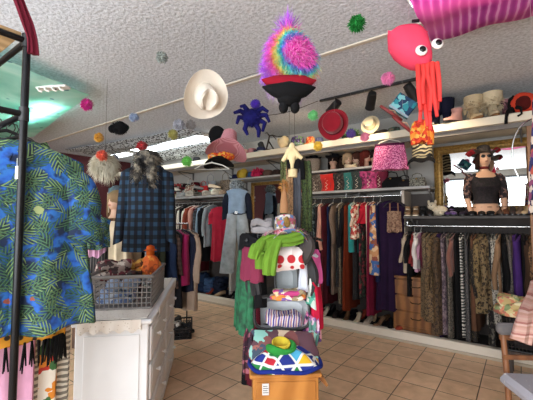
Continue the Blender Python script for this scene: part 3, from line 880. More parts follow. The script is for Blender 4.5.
mid = [
 G('olive leopard print dress', 'dress', 'dress', 'dress', leopard('#5b5a34', '#16150e', '#3a3a20', 26), L=1.25),
 G('dark green spotted dress', 'dress', 'dress', 'dress', leopard('#39462c', '#10120c', '#222a18', 30), L=1.2),
 G('plain black evening dress', 'dress', 'dress', 'dress', cloth('#0f0f12'), L=1.3, hem=.5),
 G('black and slate leaf print dress', 'dress', 'dress', 'dress', floral(('#1b1f22', '#59666b', '#1b1f22', '#0e0f11'), 30), L=1.1, sl=.4),
 G('grey teal patterned blouse', 'blouse', 'blouse', 'shirt', floral(('#44585c', '#1c2528', '#7a8a88'), 34), L=.75, sl=.5),
 G('black lace dress', 'dress', 'dress', 'dress', floral(('#0b0b0d', '#1f1c20', '#131215'), 50), L=1.2),
 G('peach pink long sleeved blouse', 'blouse', 'blouse', 'shirt', cloth('#d79a86', sheen=.5), L=.55, sl=.6, th=.09, w=.44),
 G('cream and black spotted dress', 'dress', 'dress', 'dress', leopard('#b3a890', '#1a1816', '#6d6353', 30), L=1.0),
 G('dark maroon dress', 'dress', 'dress', 'dress', cloth('#4a1720'), L=1.3),
 G('navy blue dress', 'dress', 'dress', 'dress', cloth('#1a2342'), L=1.05),
 G('black velvet dress', 'dress', 'dress', 'dress', cloth('#121015', sheen=.7), L=1.15),
 G('taupe ribbed long cardigan', 'cardigan', 'cardigan', 'shirt', stripes(('#7a6657', '#5c4b40'), 30, 'X'), L=1.15, sl=.5),
 G('black lace camisole dress', 'dress', 'dress', 'cami', floral(('#0d0d0f', '#262226'), 60), L=.95),
 G('brown snakeskin dress', 'dress', 'dress', 'dress', leopard('#7a6d58', '#2a2118', '#4d4030', 40), L=1.25),
 G('black skirt suit', 'suit', 'suit', 'jacket', cloth('#161519'), L=.8, sl=.55),
 G('orange long skirt dress', 'dress', 'dress', 'dress', cloth('#6a2812'), L=1.32, hem=.55),
 G('teal green narrow dress', 'dress', 'dress', 'dress', cloth('#2a8480', sheen=.5), L=.62, th=.08),
 G('black beaded dress', 'dress', 'dress', 'dress', leopard('#1d1b1e', '#0b0b0c', '#5a5a60', 45), L=1.2),
 G('cream and red flowered top', 'top', 'top', 'shirt', floral(('#d9b9a0', '#b8413a', '#e2d6c2', '#7d3a34'), 32), L=.5, sl=.25, th=.1, w=.44),
 G('black flower print dress', 'dress', 'dress', 'dress', floral(('#141214', '#141214', '#7c2a35', '#2b3a2c'), 30), L=1.15),
 G('small scarlet blouse', 'blouse', 'blouse', 'shirt', cloth('#a81c2e'), L=.3, sl=.2, th=.1),
 G('ivory long dress', 'dress', 'dress', 'dress', cloth('#cdb8a6'), L=1.3, hem=.36),
 G('crimson wine long dress', 'dress', 'dress', 'dress', cloth('#6e1430'), L=1.34, hem=.5),
 G('orange and blue patterned tunic', 'tunic', 'tunic', 'dress', floral(('#c28a5c', '#39609a', '#d8b48c', '#8c4a38'), 16), L=.85, th=.12, w=.46),
 G('midnight blue dress', 'dress', 'dress', 'dress', cloth('#191c3c'), L=.95),
]
fill_rail(mid, 306, 383, RV, 1.83, 'on the middle rail', 'on the middle rail', ['#1c1c1c', '#c8c2b8', '#1c1c1c'], w0=.42, seed=11)
pz = wf(s_of(391, 4.66), 4.66, 1.84)
garment('dress', 'dress', cloth('#24132f', sheen=.2), 'long deep purple dress hanging face on at the right end of the middle rail', 'dress', pz, WROT+R(25), L=1.42, w=.36, hem=.44, waist=.31, seed=5, th=.1)
hanger(pz, WROT+R(25), '#1c1c1c', 'black hanger holding the long purple dress', None)
cz = wf(s_of(394, 4.55), 4.56, 1.82)
garment('cami', 'camisole', floral(('#8a6a54', '#6c4c3c', '#9a7a62'), 70), 'tan lace camisole hanging in front of the long purple dress', 'camisole', cz, WROT+R(20), L=.27, w=.17, hem=.19, th=.04, seed=6, trim=cloth('#8a6450'))
hanger(cz, WROT+R(20), '#1c1c1c', 'small dark hanger holding the tan lace camisole', None, w=.26)

# short stretch of tops between the post and the leopard rail
short = [
 G('oatmeal brown top', 'top', 'top', 'shirt', cloth('#b7a48e'), L=.5, sl=.3),
 G('black tunic', 'tunic', 'tunic', 'shirt', cloth('#131315'), L=.72, sl=.3),
 G('brick red blouse', 'blouse', 'blouse', 'shirt', cloth('#7c2b2b'), L=.42, sl=.3),
 G('white shirt', 'shirt', 'shirt', 'shirt', cloth('#d8cfca'), L=.45, sl=.3),
 G('lilac pink top', 'top', 'top', 'shirt', cloth('#b98aa0'), L=.48, sl=.25),
 G('dark wine blouse', 'blouse', 'blouse', 'shirt', cloth('#4c1a2a'), L=.5, sl=.35),
 G('white vest top', 'top', 'top', 'cami', cloth('#cfc9c4'), L=.4),
 G('grey tagged cardigan', 'cardigan', 'cardigan', 'shirt', cloth('#5e5750'), L=.62, sl=.4),
]
fill_rail(short, 407, 431, 4.76, 1.425, 'at the left end of the leopard rail', 'over the wooden dresser', ['#c8c2b8', '#1c1c1c'], w0=.38, seed=21)
LB, LS, LM = '#a58a66', '#17120f', '#5c4128'
right = [
 G('tan small leopard dress', 'dress', 'dress', 'dress', leopard('#7f6c50', LS, LM, 34), L=.9, th=.11),
 G('golden brown leopard coat', 'coat', 'coat', 'jacket', leopard('#6c563a', LS, LM, 26), L=.92, sl=.58, th=.12, w=.48),
 G('brown mottled fur coat', 'coat', 'coat', 'jacket', leopard('#54402c', '#241a12', '#3e2c1c', 20), L=1.05, sl=.58, th=.12, w=.48),
 G('dark purple trousers', 'trousers', 'trousers', 'pants', cloth('#2a1a3a'), L=1.1),
 G('mauve grey lace dress', 'dress', 'dress', 'dress', floral(('#6c5a62', '#4c3f48', '#87757a'), 48), L=1.1),
 G('snow leopard dress', 'dress', 'dress', 'dress', leopard('#6a6258', '#17140f', '#443c34', 32), L=1.2),
 G('rose brown satin blouse', 'blouse', 'blouse', 'shirt', cloth('#7e5348', sheen=.6), L=.45, sl=.4),
 G('black long skirt dress', 'dress', 'dress', 'dress', cloth('#121113'), L=1.22),
 G('black and white zebra scarf dress', 'dress', 'dress', 'dress', zebra('#d8d2c8', '#121214', 9, 6), L=1.22, th=.04),
 G('charcoal speckled dress', 'dress', 'dress', 'dress', leopard('#4a484a', '#0c0c0d', '#a09a90', 30), L=1.2),
 G('black and tan spotted coat', 'coat', 'coat', 'jacket', leopard('#1c1814', '#060606', '#8a7458', 24), L=1.1, sl=.6),
 G('brown suede dress', 'dress', 'dress', 'dress', cloth('#5d4030'), L=.95),
 G('bold yellow brown leopard coat', 'coat', 'coat', 'jacket', leopard('#7c6744', '#15110c', '#5c4424', 20), L=.78, sl=.58, th=.13, w=.5),
 G('wide leopard print jacket', 'jacket', 'jacket', 'jacket', leopard('#766244', '#15110c', '#4e3a20', 18), L=.72, sl=.55, th=.13, w=.5),
 G('black and grey print long dress', 'dress', 'dress', 'dress', floral(('#0f0e10', '#5a564e', '#161416', '#0f0e10'), 40), L=1.25),
 G('black and white leopard dress', 'dress', 'dress', 'dress', leopard('#a49e92', '#121212', '#3a3834', 30), L=.88, th=.11),
 G('camel brown blouse', 'blouse', 'blouse', 'shirt', cloth('#8a6c52'), L=.7, sl=.5),
 G('black blouse with beige panel', 'blouse', 'blouse', 'shirt', cloth('#101012'), L=.95, sl=.5),
 G('grey snakeskin dress', 'dress', 'dress', 'dress', leopard('#67605a', '#1d1a18', '#3b3632', 50), L=.95),
 G('taupe dress', 'dress', 'dress', 'dress', cloth('#6c584a'), L=.8),
 G('violet purple dress', 'dress', 'dress', 'dress', cloth('#3e2460', sheen=.5), L=.8, th=.08),
 G('black satin dress', 'dress', 'dress', 'dress', cloth('#0d0d10'), L=1.0),
 G('dark brown leather jacket', 'jacket', 'jacket', 'jacket', cloth('#3b2a20'), L=.75, sl=.58),
 G('brown leopard fur jacket', 'jacket', 'jacket', 'jacket', leopard('#6a4c30', '#17100b', '#3c2818', 24), L=.8, sl=.55),
 G('deep plum dress', 'dress', 'dress', 'dress', cloth('#2c1426'), L=1.0),
]
fill_rail(right, 428, 540, RV-.02, 1.425, 'on the leopard rail', 'on the leopard rail', ['#141414'], w0=.44, seed=31)

# rolling rack of clothes in front of the far left rail
def free_rail(p0, p1, z, label, r=.012, posts=True):
    p0 = Vector(p0); p1 = Vector(p1); mid_ = (p0+p1)/2; d = p1-p0; L = d.length/2; a = math.atan2(d.y, d.x)
    t = thing('garment_rack', label, 'garment rack', (mid_.x, mid_.y, 0), a)
    MB().tube([(-L, 0, z), (L, 0, z)], r, 10).build('hanging_bar', M_CHROME, t)
    for sx in (-L, L):
        MB().tube([(sx, 0, z), (sx, 0, .08)], r*.8, 10).build('post', M_BLKMET, t)
        MB().tube([(sx, -.22, .07), (sx, .22, .07)], r*1.1, 10).build('foot', M_CHROME, t)
        for sy in (-.2, .2):
            w = MB(); w.tube([(sx-.012, sy, .03), (sx+.012, sy, .03)], .03, 14); w.build('caster_wheel', M_BLACK, t)
    return t, mid_, d.normalized(), a
ra, rb = aty(140, 222, 4.45), aty(188, 222, 4.7)
t, mm, dd, an = free_rail(ra, rb, 1.45, 'chrome rolling rack of dark clothes behind the white dresser')
rk = [
 G('black long coat', 'coat', 'coat', 'jacket', cloth('#121214'), L=1.05, sl=.6),
 G('dark olive jacket', 'jacket', 'jacket', 'jacket', cloth('#2c3024'), L=.8, sl=.55),
 G('black dress', 'dress', 'dress', 'dress', cloth('#0f0f11'), L=1.1),
 G('dark blue denim jacket', 'jacket', 'jacket', 'jacket', cloth('#1d2a44'), L=.8, sl=.55),
 G('brown check shirt', 'shirt', 'shirt', 'shirt', plaid('#3c2a24', '#57423a', '#b0a090'), L=.75, sl=.5),
 G('black knit dress', 'dress', 'dress', 'dress', cloth('#17161a'), L=1.0),
 G('magenta pink dress', 'dress', 'dress', 'dress', cloth('#8c1a4c', sheen=.5), L=.72, th=.1),
 G('dark navy blouse', 'blouse', 'blouse', 'shirt', cloth('#191d2e'), L=.8, sl=.5),
 G('beige trench coat', 'coat', 'coat', 'jacket', cloth('#a08a78'), L=1.05, sl=.6, th=.09),
]
n = len(rk)
for i, it in enumerate(rk):
    it = dict(it); d_ = it.pop('d'); nm = it.pop('n'); c_ = it.pop('c'); k_ = it.pop('k'); m_ = it.pop('m')
    p = Vector(ra).lerp(Vector(rb), (i+1)/n); p.z = 1.45
    it.setdefault('w', .42)
    garment(k_, nm, m_, '%s on the rolling rack%s' % (d_, ', right of the '+rk[i-1]['d'] if i else ' behind the white dresser, leftmost'), c_, p, an+PI/2+.55+.08*math.sin(i*2.1), seed=i+70, **it)
    hanger(p, an+PI/2+.55+.08*math.sin(i*2.1), '#1a1a1a', 'clothes hanger hooked over the rolling rack', 'hangers on the rolling rack')
# ================================================================ left foreground: black pipe rack and palm print shirts
P0 = aty(27, 45, 1.40); P0.z = 0
RACKROT = WROT
t = thing('garment_rack', 'black pipe garment rack at the left edge holding palm print shirts', 'garment rack', P0, WROT)
ZH, ZTOP = 1.935, 2.245
rr = .0145
MB().tube([(0, 0, .02), (0, 0, ZTOP+.02)], rr, 14).build('post', M_BLKMET, t)
MB().tube([(-1.1, 0, .02), (-1.1, 0, ZTOP+.02)], rr, 14).build('post', M_BLKMET, t)
MB().tube([(0, -.45, .02), (0, -.45, ZTOP)], rr, 14) if 0 else None
for x in (0, -1.1):
    MB().tube([(x, 0, ZH), (x, -.42, ZH)], rr*.9, 12).build('side_bar', M_BLKMET, t)
    MB().tube([(x, 0, ZTOP), (x, -.42, ZTOP)], rr*.9, 12).build('side_bar', M_BLKMET, t)
    MB().tube([(x, .20, .05), (x, -.42, .05)], rr, 12).build('foot', M_BLKMET, t)
MB().tube([(0, 0, ZH), (-1.1, 0, ZH)], rr*.9, 12).build('hanging_bar', M_BLKMET, t)
MB().tube([(0, 0, ZTOP), (-1.1, 0, ZTOP)], rr*.9, 12).build('top_bar', M_BLKMET, t)
MB().bbox(-1.1, .0, -.42, -.02, ZTOP+.015, ZTOP+.03, .003).build('shelf_board', wood('#a98a62', '#c8a97e'), t)
for z in (ZH, ZTOP):
    MB().tube([(0, 0, z-.028), (0, 0, z+.028)], rr*1.3, 14).build('joint', M_BLACK, t)
# things on its top
def wr(x, y, z): return P0+U*x+V*y+Vector((0, 0, z))
mar = cloth('#5a1424', sheen=.3)
scarf([aty(8, -24, 1.30), aty(16, -6, 1.335), aty(22, 10, 1.35), aty(28, 26, 1.36), aty(32, 40, 1.37), aty(33, 54, 1.372)], .042, mar, 'maroon cloth slung over the top corner of the black pipe rack', th=.02, dirv=V)
pile(cloth('#2c3442', .3), 'dark blue jeans folded on top of the black pipe rack', wr(-.22, -.22, ZTOP+.032), WROT, .30, .30, .13, 'folded_jeans', 'jeans', 2, 4)
MBx = MB(); MBx.bbox(-.12, .12, -.1, .1, 0, .10, .004); MBx.bbox(-.125, .125, -.105, .105, .085, .108, .003)
single(MBx, 'cardboard_box', plain('#b08d62', .8, var=.06), 'small tan cardboard box behind the folded jeans atop the pipe rack', 'box', wr(-.5, -.21, ZTOP+.032), WROT, smooth=False)

def palm_shirt(x, y, label, rz, seed, loc=(0, 0, 0), btn=True, blue='#1d56ae', L=.80):
    m = palm(7.6, blue, loc=loc)
    p = wr(x, y, ZH+.012); w = .50
    t = thing('palm_print_shirt', label, 'shirt', p, rz)
    body_loft(L, w, w*1.24, .13, .08, .36, w*1.04, seed, 5, .16, -.115, .07, n=56, m=26).build('shirt_body', m, t)
    for sd in (-1, 1):
        sl = sleeve(sd, .34, w, r=.085, top=-.115, slope=.40, neck=.08, seed=seed, out=.035, cuff=1.15)
        sl.build('sleeve', m, t)
    # collar: two folded wings
    for sd in (-1, 1):
        MB().sheet(lambda u, v, sd=sd: (sd*(.012+.085*u+.02*v), -.055-.02*v*(1-u)+.05*u*u, -.145+.045*u-.06*v*(1-.4*u)), 6, 5, .006).build('collar', m, t)
    pk_ = MB().sheet(lambda u, v: (-.012+.03*u, -.074-.012*v+.006*math.sin(v*9+seed), -.2-v*(L-.12)), 3, 16, .004); pk_ = pk_.build('button_placket', m, t)
    if btn:
        for k in range(6): MB().at((.004, -.082-.012*k/6, -.24-.11*k), (PI/2, 0, 0)).lathe([(.006, 0), (.007, .002), (.004, .003)], 12).build('button', M_BLACK, pk_)
    hanger(p+Vector((0, 0, -.012)), rz, '#101010', 'thick black hanger inside the '+label.split(' hanging')[0].split(',')[0], None, w=.27)
    return t, p
facing = WROT+PI/2           # shirt plane runs across the bar
fx = facing - PI - R(2)
SH = palm_shirt(-.10, .02, 'blue and green palm print shirt hanging behind the black post, nearest the camera', WROT+R(72), 3)
palm_shirt(-.34, -.02, 'palm print shirt at the far left edge, second on the bar', WROT+R(76), 8, (.4, .2, .7), blue='#2460b0')
palm_shirt(-.50, .0, 'palm print shirt third on the bar, mostly behind the second', WROT+R(80), 12, (.9, .1, .3))
# price tag on shirt
tgp = wr(.01, -.14, 1.70)
m = MB().bbox(-.011, .011, -.002, .002, -.05, 0, .001); m.tube([(0, 0, 0), (0, 0, .03)], .0008, 5)
single(m, 'price_tag', plain('#d9d9d6', .6), 'small white price tag hanging on the front palm print shirt beside the post', 'tag', aty(17, 166, 1.30), WROT)
# longer garments behind the shirts: only their hems show
def hem_piece(px, py0, py1, depth, w, mat, label, name, cat, L=None, rz=None, **kw):
    p = aty(px, py0, depth)
    return p
oc = NT('embroidered_trim', .8); v = oc.co()
a = oc.vor(v, 24); c = oc.ramp(a, [(.0, '#1d1410'), (.22, '#2a1c10'), (.3, '#c98a1e'), (1, '#d9962a')]); oc.col(c)
def fringe_top(x, y, label, seed, rz, pxm=0):
    p = wr(x, y, ZH+.04)
    t = thing('fringed_top', label, 'top', p, rz)
    body_loft(.83, .48, .50, .10, .08, .36, .47, seed, 5, .15, -.12, .06, n=48, m=16).build('top_body', cloth('#1e2c33'), t)
    rings = []
    for q in (0, .3, .6, 1):
        rings.append([(.256*math.copysign(abs(math.cos(a))**.75, math.cos(a)), (.085)*math.sin(a)*1.0+.008*math.sin(a*9), -.925-.085*q+(.012*abs(math.sin(a*12)) if q == 1 else 0)) for a in [2*PI*j/96 for j in range(96)]])
    MB().loft(rings).build('hem_band', oc.m, t)
    m = MB(); rnd = random.Random(seed)
    for j in range(58):
        a = 2*PI*j/58; x0 = .252*math.copysign(abs(math.cos(a))**.75, math.cos(a)); y0 = .085*math.sin(a)
        for k in range(3):
            dx = rnd.uniform(-.008, .008); L = rnd.uniform(.09, .13)
            m.tube([(x0, y0, -1.0), (x0+dx, y0+dx, -1.0-L*.6), (x0+dx*1.6, y0+dx, -1.0-L)], [.005, .004, .003], 5)
    m.build('fringe', cloth('#121315'), t)
    hanger(p, rz, '#101010', 'black hanger inside the '+' '.join(label.split()[:3])+' '+' '.join(label.split()[-6:]), None, w=.3)
fringe_top(-.20, .0, 'top with orange scroll hem band and black fringe showing below the front palm print shirt', 5, WROT+R(74))
fringe_top(-.42, -.03, 'top with orange band and black fringe below the palm print shirt at the far left', 6, WROT+R(76))
def long_piece(x, y, L, w, mat, label, name='dress', cat='dress', th=.08, seed=1, rz=None, shy=0):
    p = wr(x, y, ZH+.012); rz = rz or WROT+R(75)
    t = thing(name, label, cat, p+ (V*shy), rz)
    body_loft(L, w, w*1.02, th, .07, .36, w*.98, seed, 6, .2, -.12).build('dress_body', mat, t)
    hanger(p+V*shy, rz, '#101010', 'black hanger inside the '+' '.join(label.split()[:6]), None, w=min(.3, w*.8))
long_piece(-.255, 0, 1.62, .36, cloth('#d8a2c0'), 'pale pink long dress whose hem shows under the black fringe', seed=4, shy=-.02)
long_piece(-.29, 0, 1.6, .46, floral(('#b8352c', '#e3ddd0', '#d8862c', '#3c6a3c', '#e3ddd0'), 18), 'white dress with red and orange flowers showing under the black fringe', seed=7, shy=.04)
long_piece(-.31, 0, 1.58, .54, zebra('#c9c2b2', '#6f6a60', 12, 4), 'cream and grey patterned long dress, rightmost hem on the pipe rack', seed=8, shy=.06)

# ================================================================ white dresser
DZ = .885
A = Vector((-.735, 2.19, 0)); B = Vector((-.985, 3.70, 0))
dd_ = (B-A); DL = dd_.length; DA = math.atan2(dd_.y, dd_.x)-PI/2   # local +y runs along the drawers' face
W_ = .425
dr = thing('dresser', 'white painted chest of drawers with a lace runner and wire basket on top', 'dresser', A, DA)
M_DW = plain('#dfe0e2', .35, var=.025)
MB().bbox(-W_, 0, 0, DL, .11, DZ-.03, .006).build('carcass', M_DW, dr)
MB().bbox(-W_-.02, .025, -.02, DL+.02, DZ-.03, DZ, .008).build('top_board', M_DW, dr)
MB().bbox(-W_-.005, .014, -.006, DL+.006, .05, .115, .006).build('plinth', M_DW, dr)
for x, y in ((-W_+.04, .04), (-.03, .04), (-W_+.04, DL-.04), (-.03, DL-.04)):
    MB().lathe([(.02, 0), (.028, .02), (.03, .05), (.034, .06)], 14).at().build('foot', M_DW, dr)
    bpy.data.objects[-1] if 0 else None
    f = [o for o in dr.children if o.name.startswith('foot')][-1]; f.location = (x, y, 0)
MB().bbox(-W_+.05, -.05, -.006, 0, .17, DZ-.09, .003).build('end_panel', M_DW, dr)
for ci in range(2):
    for ri in range(3):
        y0 = .035+ci*(DL/2-.01); y1 = y0+DL/2-.055; z0 = .14+ri*.238; z1 = z0+.215
        d = MB().bbox(0, .016, y0, y1, z0, z1, .005).build('drawer', M_DW, dr)
        MB().bbox(.016, .02, y0+.03, y1-.03, z0+.03, z1-.03, .002).build('drawer_field', M_DW, d)
        for yy in (y0+(y1-y0)*.28, y0+(y1-y0)*.72):
            MB().at((.02, yy, (z0+z1)/2), (0, PI/2, 0)).lathe([(.006, 0), (.006, .012), (.014, .018), (.015, .026), (.006, .032)], 12).build('knob', M_DW, d)
def wd(x, y, z): return A+Matrix.Rotation(DA, 3, 'Z') @ Vector((x, y, z))
# lace runner
lace = NT('lace', .9); v = lace.co(); lace.col(lace.ramp(lace.vor(v, 60), [(.1, '#b9ada0'), (.3, '#e0dad2')]))
def lf(u, v):
    x = -W_-.03+(W_+.02)*u; y = -.03+(DL+.0)*v; z = DZ+.006+.003*math.sin(u*20+v*31)
    if u > .93: z -= (u-.93)*.2
    if v < .05: y = -.032; z = DZ+.008-(.05-v)*1.9
    return (x+.0, y, z)
MB().sheet(lf, 20, 40, .004)
rn = MB().sheet(lambda u, v: (-W_-.01+(W_+.0)*u, .0+(DL-.02)*v, DZ+.006+.002*math.sin(u*20+v*31)), 16, 30, .004)
rn.sheet(lambda u, v: (-W_+.02+(W_-.06)*u, -.024-.006*math.sin(u*25)*v, DZ+.006-(.07+.012*math.sin(u*31))*v), 24, 5, .004)
rn.sheet(lambda u, v: (.030+.004*math.sin(v*30)*u, .25+(DL-.30)*v, DZ+.006-(.05+.02*v)*u), 5, 30, .004)
single(rn, 'lace_runner', lace.m, 'off-white lace runner laid over the top of the white dresser', 'runner', A, DA)
# grey wire crate and what is in it
cb = wd(-.235, .56, DZ+.012)
crate(plain('#77726f', .55), 'grey lattice basket on the white dresser filled with slippers and cloths', cb, DA, .42, .66, .215, 'wire_basket', nx=14, nz=6, bar=.004, rail=.012)
def inb(x, y, z): return wd(-.235+x, .56+y, DZ+.012+z)
for k, (x, y, z, rz_) in enumerate(((-.06, -.22, .15, .4), (.05, -.21, .16, -.3))):
    t = thing('slipper', 'fluffy pale blue slipper in the lattice basket, '+('left' if k == 0 else 'right')+' one of the pair', 'slipper', inb(x, y, z-.04), DA+rz_)
    MB().ball((0, 0, .03), (.05, .11, .045), 16, 10, .03, 3, k).fur((0, 0, .03), (.048, .1, .042), 260, .014, .002, .1, k).build('upper', cloth('#8f9fb8', .2, 80), t)
    MB().ball((0, .07, .05), (.032, .04, .015), 12, 8).build('opening', cloth('#4d5666'), t)
fills = [('blue patterned cloth folded low in the lattice basket', floral(('#8fa3c4', '#5a6f9a', '#c5cbd6'), 40), -.05, -.15, .01, .26, .2, .09),
         ('dark plaid scarf bundled at the back of the lattice basket', plaid('#26231f', '#4a2a2a', '#908070'), -.08, .12, .01, .24, .3, .17),
         ('maroon and white patterned cloth piled at the left of the lattice basket', floral(('#5a1b26', '#8e7c74', '#3a2a2a', '#c0b4a8'), 26), -.13, .07, .14, .16, .3, .13),
         ('brown and gold scarf piled in the middle of the lattice basket', floral(('#8a4f20', '#4c2c18', '#b9893c'), 26), .0, .2, .15, .2, .2, .11)]
for k, (lb, mt, x, y, z, sx, sy, h) in enumerate(fills):
    pile(mt, lb, inb(x, y, z), DA+k, sx, sy, h, 'folded_cloth', 'cloth', 2, k+3)
t = thing('cloth_doll', 'orange patterned cloth doll sitting in the lattice basket in front of the plaid coat', 'doll', inb(.12, .18, .16), DA)
MB().lathe([(.085, 0), (.095, .04), (.075, .09), (.05, .13), (.03, .15)], 20, 1.05, .9, lambda p, a: (p.x*(1+.07*math.sin(7*a)), p.y*(1+.07*math.sin(7*a)), p.z)).build('dress', floral(('#c2571b', '#d9832f', '#8a3a12'), 34), t)
MB().ball((0, 0, .17), (.034, .034, .038), 14, 10).build('head', cloth('#c2571b'), t)
MB().ball((-.09, -.02, .05), (.025, .03, .025), 10, 8).build('hand', cloth('#e0b48a'), t)
MB().lathe([(.055, .19), (.036, .2), (.03, .225), (.004, .235)], 18).build('cap', cloth('#b04a17'), t)

# ---------------------------------------------------------------- dress form with plaid coat and fur collar, on the dresser
mp = wd(-.24, 1.26, DZ+.012)
MZ = 2.02
t = thing('dress_form', 'headless dress form on a grey pole standing on the white dresser', 'dress form', mp, R(8))
MB().lathe([(.15, 0), (.15, .012), (.03, .03), (.016, .05)], 28).build('base', plain('#77777a', .4, .5), t)
MB().tube([(0, 0, .03), (0, 0, .48)], .013, 12).build('pole', plain('#8c8c8e', .35, .7), t)
def torso_rings(sc=1, z0=0):
    out = []
    for z, a, b, dy in ((0, .15, .105, 0), (.1, .165, .115, 0), (.2, .135, .095, 0), (.28, .13, .09, 0), (.38, .155, .115, -.015), (.46, .16, .105, -.005), (.54, .165, .085, 0), (.58, .12, .07, 0), (.60, .06, .055, 0), (.66, .05, .05, 0), (.665, .02, .02, 0)):
        out.append([(a*math.cos(2*PI*j/28), b*math.sin(2*PI*j/28)+dy, z0+z) for j in range(28)])
    return out
MB().loft(torso_rings(1, .46)).build('torso', cloth('#2c2a2a'), t)
pl = plaid('#0b1426', '#22405a', '#34463e', 4.2)
t = thing('plaid_coat', 'navy blue and green plaid coat worn by the dress form on the dresser', 'coat', mp, R(8))
rings = []
for z, a, b, dy in ((.28, .245, .15, 0), (.36, .24, .15, 0), (.5, .23, .145, 0), (.66, .205, .135, 0), (.8, .2, .14, -.01), (.92, .205, .13, 0), (1.0, .2, .105, 0), (1.05, .16, .085, 0), (1.085, .085, .07, 0), (1.10, .07, .06, 0)):
    rings.append([(a*math.copysign(abs(math.cos(q))**.85, math.cos(q)), b*math.sin(q)*(1+.04*math.sin(q*6)*(1.1-z))+dy, z) for q in [2*PI*j/48 for j in range(48)]])
MB().loft(rings).build('coat_body', pl, t)
for sd in (-1, 1):
    rr_ = []
    for q in range(11):
        k = q/10
        cx, cy, cz = sd*(.19+.075*k**.8), -.01-.03*k+.01*math.sin(5*k), 1.02-.66*k
        r = .075-.02*k
        rr_.append([(cx+r*math.cos(2*PI*j/16), cy+r*.85*math.sin(2*PI*j/16), cz-sd*r*.4*math.cos(2*PI*j/16)) for j in range(16)])
    MB().loft(rr_).build('sleeve', pl, t)
MB().sheet(lambda u, v: (-.01+.03*u, -.148+.01*math.sin(v*5), .95-.66*v), 3, 14, .006).build('front_edge', pl, t)
fm = NT('mottled_fur', 1); v = fm.co(); fm.col(fm.ramp(fm.noise(v, 14, 3, .4), [(.35, '#17181c'), (.5, '#4a4640'), (.62, '#8d8474'), (.75, '#3c4a54')]))
t = thing('fur_scarf', 'grey brown mottled fur scarf wrapped over the shoulders of the plaid coat', 'scarf', mp+Vector((0, 0, 1.05)), R(8))
m = MB(); m.ball((0, .0, .06), (.135, .125, .10), 20, 12, .08, 3, 2)
m.ball((-.07, -.11, -.07), (.05, .045, .13), 14, 8, .08, 4, 1); m.ball((.06, -.11, -.09), (.055, .045, .15), 14, 8, .08, 4, 5)
for c_, r_, nn in (((0, 0, .06), (.13, .12, .10), 700), ((-.07, -.11, -.07), (.05, .045, .13), 380), ((.06, -.11, -.09), (.055, .045, .15), 420)):
    m.fur(c_, r_, nn, .045, .003, .5, nn)
m.build('fur', fm.m, t)
for o_n in ('dress_form', 'plaid_coat'):
    bpy.data.objects[o_n].scale = (.93, .95, 1.075)
bpy.data.objects['fur_scarf'].location.z += .085
bpy.data.objects['fur_scarf'].scale = (.95, .95, 1)
pw = aty(105, 163, 3.6)
t = thing('fur_hat', 'shaggy cream white fur hat hanging left of the plaid coat', 'hat', pw, 0)
m = MB().ball((0, 0, 0), (.10, .10, .09), 20, 12, .05, 3, 3); m.fur((0, 0, 0), (.1, .1, .09), 1500, .075, .0035, .75, 4, swirl=.5); m.fur((0, 0, -.05), (.1, .1, .07), 500, .075, .0035, .9, 5)
m.build('fur', cloth('#cfc8b4', .12, 80), t)
MB().tube([(0, 0, .08), (0, 0, CEIL-pw.z-.003)], .0015, 5).build('string', M_STR, t)
# ---------------------------------------------------------------- far left corner: stand with white garments, picture
wd0 = wf(s_of(113, 4.3), 4.4, 0)
t = thing('picture_frame', 'small cream framed picture leaning on the maroon wall between shirt and plaid coat', 'picture', aty(117, 202, 5.2), R(10))
MB().bbox(-.14, .14, -.012, .012, -.16, .14, .006).build('frame', plain('#bfb6a2', .6), t)
MB().box(-.105, .105, -.015, -.012, -.12, .105).build('print', floral(('#8d9a8c', '#c8c0a8', '#5c6a60'), 14), t)
garment('top', 'camisole', cloth('#d9a6c4'), 'pale pink camisole hanging just right of the palm print shirts', 'camisole', aty(97, 226, 3.0), R(10), L=.2, w=.14, hem=.16, th=.05, top=-.02)
garment('dress', 'dress', stripes(('#1d1c1e', '#55504c', '#1a1a1c'), 14), 'black and grey striped dress below the pale pink camisole', 'dress', aty(99, 242, 3.15), R(12), L=.5, w=.16, hem=.2, th=.07, top=-.05)
p = aty(112, 214, 4.0)
garment('dress', 'dress', cloth('#cabba0'), 'cream satin dress hanging between palm print shirts and plaid coat', 'dress', p, R(5), L=.65, w=.34, hem=.5, th=.14, sl=.2, trim=cloth('#e2dccb'))
p = aty(124, 217, 4.3)
garment('dress', 'dress', cloth('#b9a48e'), 'pale beige dress hanging just left of the plaid coat', 'dress', p, R(0), L=.8, w=.36, hem=.44, th=.12, sl=.5)
head_on_shelf(aty(116, 218, 3.9), R(-20), '#8d7355', 'mannequin head with long tan hair beside the plaid coat', length=.25, seed=5)
head_on_shelf(aty(116, 208, 4.8), R(10), '#59616a', 'mannequin head with short grey hair behind the tan haired head', length=.1, seed=6)
garment('dress', 'dress', palm(14.0, '#2a63a8'), 'blue leaf print top hanging behind the palm print shirts', 'top', aty(92, 205, 2.9), R(20), L=.28, w=.3, hem=.3, th=.08)
tt = thing('side_table', 'low wooden table in the far corner under the hanging cream dresses', 'table', aty(108, 262, 4.4) * Vector((1, 1, 0)) if 0 else (aty(108, 262, 4.4).x, 4.4, 0), R(10))
MB().bbox(-.35, .35, -.25, .25, .66, .69, .004).build('table_top', wood('#4c3324', '#6a4a34'), tt)
for x, y in ((-.3, -.2), (.3, -.2), (-.3, .2), (.3, .2)): MB().bbox(x-.02, x+.02, y-.02, y+.02, 0, .66, .003).build('leg', wood('#4c3324', '#6a4a34'), tt)

